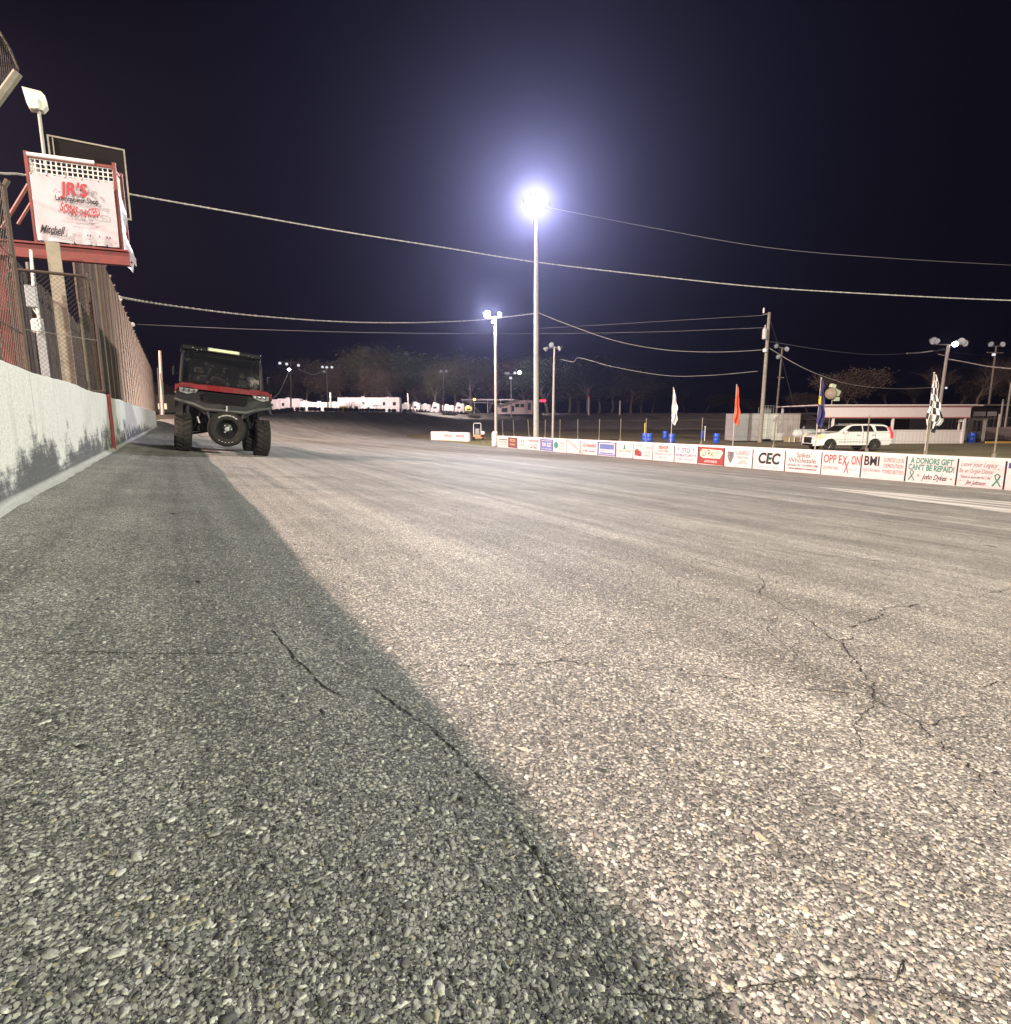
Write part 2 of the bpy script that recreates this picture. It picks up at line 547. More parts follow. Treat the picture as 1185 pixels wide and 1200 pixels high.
for i, (pxs, w, jit, br) in enumerate([
    ([(318, 738), (345, 768), (372, 797), (402, 818)], .0034, .010, .22),
    ([(436, 806), (470, 832), (505, 852), (540, 888), (572, 925)], .0026, .012, .34),
    ([(590, 950), (640, 1020), (690, 1100), (722, 1168)], .0017, .006, .42),
    ([(0, 766), (80, 765), (170, 766), (240, 767), (305, 767)], .0035, .012, .25),
    ([(470, 775), (560, 780), (660, 775), (780, 790), (880, 800), (1000, 812)], .003, .02, .35),
    ([(885, 670), (897, 682), (886, 696), (918, 712), (985, 752), (1030, 820), (1085, 850), (1110, 880), (1150, 915), (1185, 945)], .0032, .03, .22),
    ([(722, 1168), (800, 1172), (880, 1160), (945, 1150), (1050, 1152), (1060, 1125), (1056, 1150)], .0012, .007, .16),
    ([(1050, 1155), (1100, 1165), (1190, 1185)], .0012, .006, .3),
    ([(590, 600), (700, 630), (790, 650), (870, 672)], .006, .03, .4),
    ([(985, 752), (1040, 715), (1110, 700), (1190, 690)], .005, .04, .35),
    ([(1040, 815), (1100, 812), (1140, 805), (1190, 800)], .004, .03, .35),
    ([(820, 628), (960, 650), (1100, 664)], .007, .05, .5),
    ([(420, 560), (520, 590), (600, 640)], .007, .04, .5),
    ([(597, 566), (760, 585), (1000, 610), (1190, 640)], .008, .05, .55),
    ([(918, 712), (900, 740), (930, 765), (925, 800)], .002, .02, .4),
    ([(1030, 820), (1000, 850), (1010, 880)], .0018, .012, .35),
    ([(1085, 850), (1140, 838), (1190, 842)], .002, .02, .4),
    ([(575, 680), (610, 715), (700, 740), (800, 745)], .003, .03, .5),
    ([(1110, 880), (1095, 930), (1130, 960)], .0015, .01, .3),
    ([(760, 650), (800, 690), (880, 700)], .003, .03, .5)]):
    c = crack(pxs, w, 20 + i, jit, br)
    allc.add(c.v, c.f)
struct('pavement_cracks', allc, M['crack'])
# dark smudges and small debris lying on the track
mb = MB()
for (px, py, s) in ((203, 602, .018), (232, 682, .014), (885, 588, .03), (1006, 597, .03), (776, 590, .03), (1160, 640, .03)):
    c = GZ(px, py); r = random.Random(px)
    n = 9
    top = [(c.x + math.cos(2 * PI * i / n) * s * r.uniform(.5, 1.1), c.y + math.sin(2 * PI * i / n) * s * 2 * r.uniform(.5, 1.1), 0) for i in range(n)]
    vs = [(x, y, front(x, y) + .001) for x, y, _ in top] + [(c.x, c.y, front(c.x, c.y) + s * .18)]
    mb.add(vs, [(i, (i + 1) % n, n) for i in range(n)])
obj('rubber_crumbs', mb, M['rubber'], kind='stuff')

# painted patch by the infield wall (start line boxes)
def paint_mat():
    m = bpy.data.materials.new('worn_track_paint'); m.use_nodes = True
    nt = m.node_tree; b = nt.nodes['Principled BSDF']; L = nt.links
    tc = nd(nt, 'ShaderNodeTexCoord'); co = tc.outputs['Object']
    a = noise(nt, mapping(nt, co, (3.0, .16, 0)), 1.0, 7, .65); d = noise(nt, co, 60, 5, .7)
    f = mth(nt, 'ADD', ss(nt, a.outputs['Fac'], .42, .54), mth(nt, 'MULTIPLY_ADD', d.outputs['Fac'], .5, -.25), clamp=True)
    c = mixc(nt, f, (.17, .16, .145), (.62, .585, .55))
    L.new(c, b.inputs['Base Color']); b.inputs['Roughness'].default_value = .7
    return m
M['paint'] = paint_mat()
def sheet(pp, dz, n=20):
    a, b, c, d = [Vector((q.x, q.y, 0)) for q in pp]
    rows = []
    for j in range(7):
        l, r_ = a.lerp(d, j / 6), b.lerp(c, j / 6)
        rows.append([(lambda q: (q.x, q.y, front(q.x, q.y) + dz))(l.lerp(r_, i / n)) for i in range(n + 1)])
    return rows
mb = MB()
mb.grid(sheet([GZ(940, 569.5), GZ(1420, 606), GZ(1420, 632), GZ(1040, 583)], .004))
struct('track_marking', mb, M['paint'])
# ------------------------------------------------------------------ text
def text_mb(body, size, M4, shear=0.0, bold=0.0, spacing=1.0, sx=1.0, align='CENTER', depth=.002, width=None, res=3):
    cu = bpy.data.curves.new('t', 'FONT'); cu.body = body; cu.size = size; cu.shear = shear
    cu.offset = bold; cu.space_character = spacing; cu.align_x = align; cu.align_y = 'CENTER'
    cu.extrude = depth / 2; cu.resolution_u = res
    o = bpy.data.objects.new('t', cu); COL.objects.link(o)
    dg = bpy.context.evaluated_depsgraph_get()
    me = bpy.data.meshes.new_from_object(o.evaluated_get(dg))
    vs = [v.co.copy() for v in me.vertices]; fs = [tuple(p.vertices) for p in me.polygons]
    bpy.data.objects.remove(o); bpy.data.curves.remove(cu); bpy.data.meshes.remove(me)
    if width and vs:
        w = max(v.x for v in vs) - min(v.x for v in vs)
        sx = width / max(w, 1e-6)
    mb = MB()
    mb.add([M4 @ Vector((v.x * sx, v.y, v.z)) for v in vs], fs)
    return mb

def T(x, y, z=0, rz=0):
    return Matrix.Translation((x, y, z)) @ Matrix.Rotation(rz, 4, 'Z')

# ------------------------------------------------------------------ outer concrete wall
def wall_mat():
    m = bpy.data.materials.new('scuffed_white_wall'); m.use_nodes = True
    nt = m.node_tree; b = nt.nodes['Principled BSDF']; L = nt.links
    tc = nd(nt, 'ShaderNodeTexCoord'); co = tc.outputs['Object']
    sp = nd(nt, 'ShaderNodeSeparateXYZ'); L.new(co, sp.inputs[0])
    h = mth(nt, 'SUBTRACT', sp.outputs[2], .095)
    y = sp.outputs[1]
    n1 = noise(nt, mapping(nt, co, (1, 1.1, 1.6)), 1.0, 5, .65)      # patchy reach of the tyre rubber
    n2 = noise(nt, mapping(nt, co, (1, 12, 7)), 1.0, 8, .85)     # vertical streaks
    n3 = noise(nt, mapping(nt, co, (1, 9, 26)), 1.0, 5, .7)        # scuffs
    n4 = noise(nt, co, 55, 5, .75)
    reach = mth(nt, 'MULTIPLY_ADD', n1.outputs['Fac'], 1.7, -.50)
    reach = mth(nt, 'MULTIPLY', reach, mth(nt, 'MULTIPLY_ADD', ss(nt, y, 38, 20), .75, .25))
    reach = mth(nt, 'MULTIPLY', reach, mth(nt, 'MULTIPLY_ADD', ss(nt, y, .5, 4), .3, .7))
    g = mth(nt, 'SUBTRACT', reach, h)
    g = ss(nt, g, -.12, .30)
    s = mth(nt, 'ADD', mth(nt, 'MULTIPLY', n2.outputs['Fac'], .38), mth(nt, 'MULTIPLY', n3.outputs['Fac'], .42))
    s = mth(nt, 'ADD', s, mth(nt, 'MULTIPLY_ADD', n4.outputs['Fac'], 1.3, -.52))
    k = mth(nt, 'ADD', s, mth(nt, 'MULTIPLY_ADD', g, .60, -.57))
    sw = noise(nt, mapping(nt, co, (1, 1.1, 38)), 1.0, 5, .75)
    k = mth(nt, 'ADD', k, mth(nt, 'MULTIPLY_ADD', sw.outputs['Fac'], .8, -.4))
    d = mth(nt, 'MULTIPLY', ss(nt, k, -.04, .52), ss(nt, g, .0, .35))
    toe = ss(nt, h, .060, .020)
    d = mth(nt, 'MULTIPLY', d, mth(nt, 'MULTIPLY_ADD', toe, -.6, 1.0))
    base = mixc(nt, ss(nt, n4.outputs['Fac'], .38, .62), (.60, .58, .53), (.82, .80, .75))
    sc = noise(nt, mapping(nt, co, (1, 4, 9)), 1.0, 7, .8)
    base = mixc(nt, ss(nt, sc.outputs['Fac'], .60, .68), base, (.86, .85, .80))
    n5 = noise(nt, mapping(nt, co, (1, 6, .6)), 1.0, 5, .7)
    base = mixc(nt, mth(nt, 'MULTIPLY', ss(nt, n5.outputs['Fac'], .5, .7), .35), base, (.42, .41, .37))
    fr = mth(nt, 'PINGPONG', mth(nt, 'ADD', y, 30.6), 1.83)
    jl = ss(nt, fr, .016, .006)
    base = mixc(nt, mth(nt, 'MULTIPLY', jl, .45), base, (.2, .19, .17))
    c = mixc(nt, mth(nt, 'MULTIPLY', d, .93), base, (.035, .034, .036))
    L.new(c, b.inputs['Base Color']); b.inputs['Roughness'].default_value = .75
    bp = nd(nt, 'ShaderNodeBump'); bp.inputs['Strength'].default_value = .7; bp.inputs['Distance'].default_value = .006
    nb = noise(nt, co, 60, 6, .75)
    L.new(nb.outputs['Fac'], bp.inputs['Height']); L.new(bp.outputs[0], b.inputs['Normal'])
    return m
M['wall'] = wall_mat()
r = random.Random(5)
mb = MB(); rows = []
yy = [-5 + .25 * i for i in range(0, 241)]
for y in yy:
    dx = -(max(0, y - 44) ** 2) * .006
    t = .012 * math.sin(y * 1.7) + r.uniform(-.004, .004)
    o = dx
    g = front(-.93, y)
    e_ = r.uniform(-.014, .012)
    rows.append([(-.905 + o + e_, y, g - .15), (-.905 + o + e_, y, g + .004), (-.94 + o + r.uniform(-.012, .010), y, g + .018 + r.uniform(-.008, .008)), (-.968 + o, y, g + .045 + r.uniform(-.012, .012)),
                 (-.975 + o, y, g + .3), (-.975 + o, y, g + .6), (-.975 + o, y, g + .93 + t), (-.995 + o, y, g + .952 + t), (-1.17 + o, y, g + .955 + t), (-1.19 + o, y, g + .93 + t), (-1.19 + o, y, g - .15)])
mb.grid(rows)
n = len(rows[0])
mb.f.append(tuple(range(n))); mb.f.append(tuple(range(len(mb.v) - 1, len(mb.v) - 1 - n, -1)))
wl = obj('concrete_wall', mb, M['wall'], smooth=True)
tag(wl, 'long scuffed white concrete track wall blackened with tyre rubber along the left edge', 'wall')

# ------------------------------------------------------------------ chain link
def chainlink(w, h, cell, r, seed=0):
    """diamond wires in the local x-z rectangle, straight wires clipped to it"""
    mb = MB(); rr = random.Random(seed)
    def add(x0, z0, x1, z1, off):
        mb.tube((x0, off, z0), (x1, off, z1), r, n=3, cap=False)
    k = int((w + h) / cell) + 1
    for i in range(k):
        c = i * cell + rr.uniform(-.03, .03) * cell
        # x + z = c
        x0, z0 = (c, 0) if c <= w else (w, c - w)
        x1, z1 = (0, c) if c <= h else (c - h, h)
        if abs(x0 - x1) > 1e-4: add(x0, z0, x1, z1, r * .8)
        # x - z = c - h
        q = c - h
        x0, z0 = (q, 0) if q >= 0 else (0, -q)
        x1, z1 = (q + h, h) if q + h <= w else (w, w - q)
        if abs(x0 - x1) > 1e-4: add(x0, z0, x1, z1, -r * .8)
    return mb

FX = -1.52
M['fence_brown'] = mat('fence_brown', (.09, .06, .043), .7, noise=.4, nscale=6)
M['fence_tan'] = mat('fence_tan', (.17, .135, .10), .7, noise=.3, nscale=6)
def catch_fence(y0, y1, ztop, step, label, name='catch_fence', overhang=True):
    root = thing(name, label, 'fence', (FX, y0, .1), R(90))
    L_ = y1 - y0; n = max(1, round(L_ / step)); d = L_ / n
    for i in range(n + 1):
        x = i * d
        mb = MB()
        pts = [(x, 0, 0), (x, 0, ztop * .5), (x, 0, ztop - .1), (x, -.05, ztop)]
        mb.path(pts, .030, 7)
        mb.tube((x, 0, .02), (x, 0, 1.0), .055, n=7)
        obj('post', mb, M['fence_brown'] if i % 3 else M['fence_tan'], root, smooth=True)
    m = chainlink(L_, ztop - .05, .10, .0028, 3)
    obj('wire_mesh', m, M['wire'], root, recalc=False)
    mb = MB()
    for z in (.75, 1.6, 2.5, 3.5, ztop - .05):
        if z < ztop: mb.tube((0, .03, z), (L_, .03, z), .009, n=5)
    obj('cable_rail', mb, M['wire'], root)
    return root
catch_fence(15.4, 74, 5.5, 1.62, 'tall rusty chain link catch fence with many posts behind the far white wall')
nf = catch_fence(6.6, 9.3, 3.35, 1.35, 'near piece of catch fence cut off by the left edge below the canopy')

# curved mesh piece in the upper left corner
rt = thing('fence_canopy', 'curved wire mesh canopy with a wooden beam high in the upper left corner', 'canopy', P(-40, 60, 8.2))
o_ = Vector(rt.location)
D0 = 8.2
b0, b1 = P(-60, 195, D0) - o_, P(21, 85, D0) - o_
mb = MB(); mb.tube(b0, b1, .055, n=6); obj('beam', mb, M['wood_pole'], rt)
arc = [P(x, y, D0 + .9) - o_ for x, y in ((-60, -110), (-30, -20), (0, 38), (12, 58), (22, 82))]
mb = MB(); mb.path(arc, .018, 6); obj('edge_wire', mb, M['wire'], rt)
mb = MB()
low = [b0.lerp(b1, t) for t in (0, .3, .66, .84, 1)]
for k in range(0, 25):
    t = k / 24 * 4; i = min(3, int(t)); f = t - i
    mb.tube(low[i].lerp(low[i + 1], f), arc[i].lerp(arc[i + 1], f), .0028, n=3, cap=False)
for k in range(1, 14):
    t = k / 14
    pts = [low[i].lerp(arc[i], t) for i in range(5)]
    mb.path(pts, .0028, 3)
obj('wire_mesh', mb, M['wire'], rt, recalc=False)

# ------------------------------------------------------------------ swung-out gate by the red post
gy = 12.35
gl = ony(8, 318, gy); gr = Vector((-.985, gy, 0)); gz1 = 3.02; gz0 = 1.12
gw = gr.x - gl.x - .02
rt = thing('swing_gate', 'brown pipe framed chain link gate with rounded corners standing behind the white wall', 'gate', (gl.x, gy, gz0))
hh = gz1 - gz0 - .0
pts = [(0, 0, 0)]
cr = .14
pts += [(0, 0, hh - cr)] + [(cr - cr * math.cos(a), 0, hh - cr + cr * math.sin(a)) for a in (R(30), R(60), R(90))]
pts += [(gw - cr + cr * math.sin(a), 0, hh - cr + cr * math.cos(a)) for a in (0, R(30), R(60), R(90))] + [(gw, 0, 0)]
mb = MB(); mb.path(pts, .026, 8, closed=True); obj('frame', mb, M['rust_pipe'], rt, smooth=True)
obj('wire_mesh', chainlink(gw, hh - .03, .075, .0026), M['wire'], rt, recalc=False)
mb = MB(); mb.tube((0, 0, hh * .52), (gw, 0, hh * .45), .006, n=5); obj('tension_wire', mb, M['galv'], rt)

p = (-.955, 12.2, 0)
mb = MB(); mb.box((-.945, 12.3, .55), (.05, .06, 1.02), bev=.006)
tag(obj('steel_post', mb, M['red_paint_matte'] if 'red_paint_matte' in M else mat('red_post', (.20, .02, .02), .6, noise=.35), None), 'red steel post set against the white wall joint', 'post')
mb = MB(); mb.tube((-1.06, 12.5, 1.03), (-1.06, 12.5, 3.1), .035, n=8)
for z in (1.3, 1.9, 2.6): mb.tube((-1.06, 12.5, z), (-1.06, 12.5, z + .05), .047, n=8)
tag(obj('gate_post', mb, M['rust_pipe']), 'dark rusty gate post rising above the red steel post', 'post')

# ------------------------------------------------------------------ flag stand with its banner
sy = 14.0
def S(px, py, dy=0): return ony(px, py, sy + dy)
bl, br, tl, tr = S(44.5, 282.6), S(139.9, 291), S(38, 203.7), S(134.9, 213)
xl, xr = (bl.x + tl.x) / 2, (br.x + tr.x) / 2
zb, zt = bl.z, tl.z
ztop = S(36.6, 181.5).z
zp0 = S(30, 300).z
w = (xr - xl) * 1.02
SR = R(-9)
def sloc(x, y, z): return (xl + x * math.cos(SR) - y * math.sin(SR), sy + x * math.sin(SR) + y * math.cos(SR), z)
print('stand', xl, xr, zb, zt, ztop, zp0)
depth = .5
rt = thing('flag_stand', 'red steel flag stand platform with white wire railing above the wall', 'flag stand', (xl, sy, 0), SR)
mb = MB()
mb.box((w / 2 - .15, depth / 2, zb - .10), (w + .5, depth, .05))
mb.box((w / 2 - .6, -.06, (zb + zp0) / 2 - .03), (w + 1.5, .05, zb - zp0 - .02))
mb.box((w / 2 - .6, -.06, zp0 - .02), (w + 1.5, .14, .03)); mb.box((w / 2 - .6, -.06, zb - .055), (w + 1.5, .14, .03))
mb.box((w + .12, depth / 2, zb - .12), (.05, depth, .16))
for k in range(1): mb.box((w / 2 - .15, .3 + k * .4, zb - .17), (w + .46, .05, .09))
obj('platform', mb, M['red_steel'], rt)
for x in (-.04, w + .03):
    for y in (0, depth):
        mb = MB(); mb.box((x, y, (zb + ztop) / 2), (.055, .055, ztop - zb + .1)); obj('post', mb, M['red_steel'], rt)
mb = MB()
def gridrail(mb, p0, p1, z0, z1, nx, nz):
    p0, p1 = Vector(p0), Vector(p1)
    for i in range(nx + 1):
        q = p0.lerp(p1, i / nx); mb.tube((q.x, q.y, z0), (q.x, q.y, z1), .010, n=4)
    for k in range(nz + 1):
        z = z0 + (z1 - z0) * k / nz; mb.tube((p0.x, p0.y, z), (p1.x, p1.y, z), .010, n=4)
gridrail(mb, (0, 0, 0), (w, 0, 0), zt - .35, ztop - .06, 16, 8)
gridrail(mb, (w, 0, 0), (w, depth, 0), zb, ztop - .06, 13, 14)
gridrail(mb, (0, 0, 0), (0, depth, 0), zb, ztop - .06, 13, 14)
obj('wire_railing', mb, M['white_paint'], rt)
mb = MB(); mb.tube((-.02, -.01, ztop), (w * .78, -.01, ztop), .038, n=10); obj('rail_cover', mb, M['white_paint'], rt, smooth=True)
mb = MB(); mb.box((w / 2, 0, ztop - .03), (w, .05, .05)); mb.box((w, depth / 2, ztop - .03), (.05, depth, .05)); mb.box((0, depth / 2, ztop - .03), (.05, depth, .05))
obj('top_rail', mb, M['red_steel'], rt)
mb = MB(); a0 = S(0, 266) - Vector(rt.location); a1 = S(33, 216) - Vector(rt.location)
mb.tube(a0, a1, .03, n=6); obj('brace', mb, M['red_steel'], rt)
mb = MB(); a0 = S(20, 262) - Vector(rt.location); a1 = S(36, 238) - Vector(rt.location); mb.tube(a0, a1, .025, n=6); obj('brace', mb, M['red_steel'], rt)
for (px, wd) in ((4, .3), (-12, .3)):
    q = S(px, 330) - Vector(rt.location)
    mb = MB(); mb.box((q.x, .1, zp0 / 2 + .05), (wd * .35, .16, zp0 - .1)); obj('leg', mb, M['red_steel'], rt)
q = S(24, 340) - Vector(rt.location)
mb = MB(); mb.tube((q.x + .02, .5, .1), (q.x + .02, .5, zp0), .075, .065, n=9); obj('timber_leg', mb, M['wood_pole'], rt, smooth=True)
# dark screen behind the stand and its thin frame
rs = thing('dark_screen', 'tall dark framed mesh screen standing behind the banner on the flag stand', 'screen', (0, 0, 0))
c = [S(60.5, 165, 1.6), S(146, 171, 1.6), S(151.5, 251, 1.6), S(63, 251, 1.6)]
z0s = (c[2].z + c[3].z) / 2; z1s = (c[0].z + c[1].z) / 2; x0s, x1s = (c[0].x + c[3].x) / 2, (c[1].x + c[2].x) / 2
rs.location = (x0s, sy + 1.6, z0s)
ws, hs = x1s - x0s, z1s - z0s
mb = MB(); mb.box((ws / 2, 0, hs / 2), (ws - .03, .012, hs - .03)); obj('panel', mb, mat('dark_screen_cloth', (.014, .011, .011), .9, noise=.3, nscale=4), rs)
mb = MB()
mb.box((ws / 2, 0, hs), (ws + .03, .035, .03)); mb.box((ws / 2, 0, 0), (ws + .03, .035, .03))
mb.box((0, 0, hs / 2), (.03, .034, hs)); mb.box((ws, 0, hs / 2), (.03, .034, hs)); mb.box((ws * .06, -.02, hs / 2), (.02, .02, hs - .05))
obj('frame', mb, M['wood_pole'], rs)
# banner
bw, bh = w, zt - zb
bn = thing('sponsor_banner', 'white vinyl banner with red mower shop lettering tied to the flag stand railing', 'banner', sloc(0, -.075, zb), SR)
rows = []
NX, NZ = 44, 40
rb = random.Random(4)
for j in range(NZ + 1):
    v = j / NZ; row = []
    for i in range(NX + 1):
        u = i / NX
        dy = .010 * math.sin(u * 9 + v * 5) * (1 - v) + .014 * math.sin((u * 1.2 + v * .8) * 11) * (1 - v) ** 2
        dy += .006 * abs(math.sin(u * 5 * PI)) * math.exp(-(1 - v) * 9) + .012 * max(0, 1 - abs(u + v * .9 - 1.05) * 14) + .012 * max(0, 1 - abs(u * .4 + v - .62) * 18)
        dy += .02 * math.exp(-v * 9) * math.sin(u * 24 + math.sin(u * 9) * 2)
        row.append((u * bw, -dy + .0, v * bh - .012 * math.sin(u * 5 * PI) ** 2 * v))
    rows.append(row)
mb = MB(); mb.grid(rows)
M['vinyl'] = mat('banner_vinyl', (.46, .41, .45), .42, noise=.12, nscale=3, bump=.15, bscale=9)
obj('cloth', mb, M['vinyl'], bn, smooth=True)
mred = mat('banner_red', (.34, .015, .02), .5); mblk = mat('banner_black', (.03, .03, .035), .5); mgry = mat('banner_grey', (.3, .3, .33), .5)
MR = Matrix.Rotation(R(90), 4, 'X')
def bt(s, size, u, v, m, width=None, **k):
    q = text_mb(s, size, Matrix.Translation((u * bw, -.05, v * bh)) @ MR @ Matrix.Rotation(k.pop('rot', 0), 4, 'Z'), width=width, **k)
    obj('lettering', q, m, bn, recalc=False)
bt("JR'S", .24 * bh / .9, .52, .80, mred, width=.34 * bw, bold=.008, shear=.1)
bt("Lawnmower Shop", .1 * bh / .9, .54, .655, mblk, width=.52 * bw, bold=.003)
bt("SONS", .17 * bh / .9, .43, .50, mred, width=.21 * bw, bold=.004, rot=R(-14))
bt("RACED", .15 * bh / .9, .69, .48, mred, width=.23 * bw, bold=.003, rot=R(12))
bt("of the South", .05, .55, .385, mgry, width=.34 * bw)
bt("sponsored by friends", .04, .55, .34, mgry, width=.42 * bw)
bt("Mitchell", .15 * bh / .9, .19, .165, mblk, width=.31 * bw, shear=.55, bold=.004)
for u, v, s, m in ((.64, .13, "F F", mblk), (.88, .125, "R S", mblk), (.77, .13, "E", mred)):
    bt(s, .055, u, v, m, bold=.002)
mb = MB()
for k in range(24):
    a = 2 * PI * k / 24; a2 = 2 * PI * (k + 1) / 24
    mb.tube((.515 * bw + .05 * math.cos(a), -.05, .14 * bh + .026 * math.sin(a)), (.515 * bw + .05 * math.cos(a2), -.05, .14 * bh + .026 * math.sin(a2)), .003, n=4)
for (u, v, l) in ((.515, .14, .05), (.64, .095, .09), (.77, .095, .08), (.88, .08, .06), (.74, .045, .26)):
    mb.box((u * bw, -.05, v * bh), (l * bw, .003, .006))
obj('small_logos', mb, mgry, bn)
mb = MB()
for k in range(6):
    a = R(70 - k * 17); mb.tube((.69 * bw + .055 * math.cos(a), -.05, .77 * bh + .05 * math.sin(a)), (.69 * bw + .10 * math.cos(a), -.05, .77 * bh + .09 * math.sin(a)), .005, n=4)
mb.path([(.27 * bw, -.05, .755 * bh), (.30 * bw, -.05, .79 * bh), (.33 * bw, -.05, .75 * bh), (.36 * bw, -.05, .76 * bh)], .006, 4)
obj('burst_lines', mb, mgry, bn)
mb = MB()
for u in (.02, .2, .42, .62, .82):
    mb = MB(); mb.tube((u * bw, -.02, bh - .03), (u * bw, .06, bh + .03), .008, n=5); obj('tie', mb, M['dark'], bn)
    mb = MB(); mb.tube((u * bw + .03, -.02, .02), (u * bw + .03, .06, -.03), .008, n=5); obj('tie', mb, M['dark'], bn)
# side sheet flapping on the right end
fl = thing('side_sheet', 'loose white plastic sheet hanging down the right side of the flag stand', 'sheet', sloc(w + .03, -.05, zb - .3), SR)
rows = []
for j in range(15):
    v = j / 14
    rows.append([((.02 + .10 * (1 - v) + .03 * math.sin(v * 13 + i)) * (i / 5) + .01 * math.sin(v * 9), .02 + .28 * i / 5, v * (bh + .25) - .08 * i / 5 * (1 - v)) for i in range(6)])
mb = MB(); mb.grid(rows); obj('cloth', mb, M['vinyl'], fl, smooth=True)

# box lamp on a mast at the left of the stand
c = S(42, 119, .3)
lm = thing('floodlight', 'white boxy floodlight seen from behind on a thin mast above the banner', 'floodlight', (c.x, c.y, zt + .1))
hz = c.z - (zt + .1)
mb = MB()
pr = [(-.17, .17), (.10, .16), (.155, .10), (.17, -.06), (.10, -.155), (-.09, -.16), (-.13, -.08)]
mb.prism([(x, z + hz) for x, z in pr], -.09, .09, 'y'); obj('housing', mb, mat('lamp_cream', (.72, .70, .60), .5, noise=.1), lm)
mb = MB(); mb.box((.02, -.12, hz - .07), (.07, .07, .2), bev=.01); obj('bracket', mb, M['white_metal'], lm)
mb = MB(); mb.tube((.03, -.02, 0), (.03, -.02, hz - .14), .028, n=8); obj('mast', mb, M['conc_pole'], lm)

# post, conduit, boxes behind the gate
q0, q1 = ony(67.5, 305, 13.4), ony(78.5, 446, 13.4)
mb = MB(); mb.box(((q0.x + q1.x) / 2, 13.4, 1.9), (.2, .09, 3.7))
tag(obj('timber_post', mb, mat('pale_timber', (.34, .29, .23), .8, noise=.25, nscale=5)), 'pale square timber post behind the chain link gate under the flag stand', 'post')
q0 = ony(37, 300, 13.1); q1 = ony(56, 436, 13.1)
mb = MB(); mb.path([(q0.x, 13.1, q0.z + .1), (ony(39, 335, 13.1).x, 13.1, ony(39, 335, 13.1).z), (q1.x, 13.1, q1.z), (q1.x + .04, 13.1, .1)], .024, 7)
tag(obj('conduit_pipe', mb, M['white_paint']), 'leaning white conduit pipe beside the grey electrical box', 'pipe')
q = ony(37.5, 348, 12.9)
eb = thing('electrical_box', 'small grey electrical box with white sockets below it on a pale board', 'electrical box', (q.x, 12.9, .1))
mb = MB(); mb.box((0, -.05, q.z - .1), (.15, .1, .36), bev=.01); obj('housing', mb, mat('box_grey', (.42, .44, .46), .5, noise=.1), eb)
mb = MB(); mb.box((.005, -.05, q.z - .58), (.12, .08, .24), bev=.03); mb.path([(.0, -.06, q.z - .3), (.06, -.1, q.z - .4), (.08, -.1, q.z - .6), (.02, -.1, q.z - .72)], .012, 6); obj('sockets', mb, M['white_paint'], eb)
mb = MB(); mb.box((.05, .01, (q.z - .5) / 2), (.12, .03, q.z - .4)); obj('board', mb, mat('grey_board', (.38, .37, .40), .7, noise=.2), eb)
# dark red board wall at the extreme left
mb = MB(); rr_ = random.Random(2)
q = ony(19, 330, 13.9)
for k in range(10):
    mb.box((q.x - .08 - k * .15, 13.9, 1.6), (.14, .03 + .01 * (k % 2), 3.1))
tag(obj('board_wall', mb, M['red_steel']), 'dark red vertical board wall under the left end of the flag stand', 'wall')

# tall weathered boards / posts seen behind the gate
bf = thing('board_fence', 'weathered brown vertical board fence behind the gate beside the catch fence', 'fence', (-2.35, 14.2, .1), R(90))
mb = MB()
for k in range(70):
    h = 3.5 + rr_.uniform(-.05, .05)
    mb.box((k * .16 + .08, rr_.uniform(-.012, .012), h / 2), (.135, .025, h))
obj('boards', mb, mat('old_boards', (.08, .06, .048), .85, noise=.5, nscale=4), bf)
mb = MB()
for z in (.5, 1.9, 3.2): mb.box((5.6, .05, z), (11.2, .05, .1))
obj('rails', mb, M['wood_pole'], bf)
for px, py in ((139, 352), (155, 382)):
    q = onx(px, py, -1.9)
    lp = thing('small_lamp', 'small white lamp on a stem beside the %s part of the catch fence top' % ('nearer' if px < 150 else 'farther'), 'lamp', (q.x, q.y, 3))
    mb = MB(); mb.tube((0, 0, 0), (0, 0, q.z - 3), .03, n=6); obj('stem', mb, M['white_paint'], lp)
    mb = MB(); mb.box((.0, 0, q.z - 3 + .1), (.32, .3, .26), bev=.07); obj('head', mb, mat('lamp_cream2', (.7, .68, .6), .5, emit=(1, .95, .85), estr=.15), lp)
# ------------------------------------------------------------------ infield sign wall
def wy(px, py=525):
    d, Y = ray(px, py)
    t = (20.9 - .0663 * 6.8) / (d.x - .0663 * d.y)
    return d.y * t
def wpt(y, off=0.0, h=0.0):
    """point on the wall's track face, off metres towards the track, h above its foot"""
    n = Vector((-1, .0663, 0)).normalized()
    return Vector((xin(y), y, -1.43 + lng(y) + h)) + n * off
WH = .92
yE = wy(583)
mb = MB(); rows = []
y = -12.0; ys = []
while y < yE: ys.append(y); y += .6
ys.append(yE)
for y in ys:
    rows.append([tuple(wpt(y, a, h)) for a, h in ((0, -.1), (0, WH - .03), (-.025, WH), (-.2, WH), (-.225, WH - .03), (-.225, -.1))])
mb.grid(rows); n = 6
mb.f.append(tuple(range(n))); mb.f.append(tuple(range(len(mb.v) - 1, len(mb.v) - 1 - n, -1)))
M['wallw'] = mat('infield_wall_white', (.72, .68, .66), .7, noise=.18, nscale=2, bump=.3, bscale=20)
tag(obj('infield_wall', mb, M['wallw']), 'low white concrete wall along the infield carrying the row of painted sponsor signs', 'wall')
mb = MB()
q = wpt(yE + .25, .12, 0)
mb.box((q.x, q.y, q.z + .62), (.42, .5, 1.3), bev=.12)
tag(obj('wall_end_block', mb, M['wallw']), 'white rounded block closing the far end of the sign wall', 'barrier')

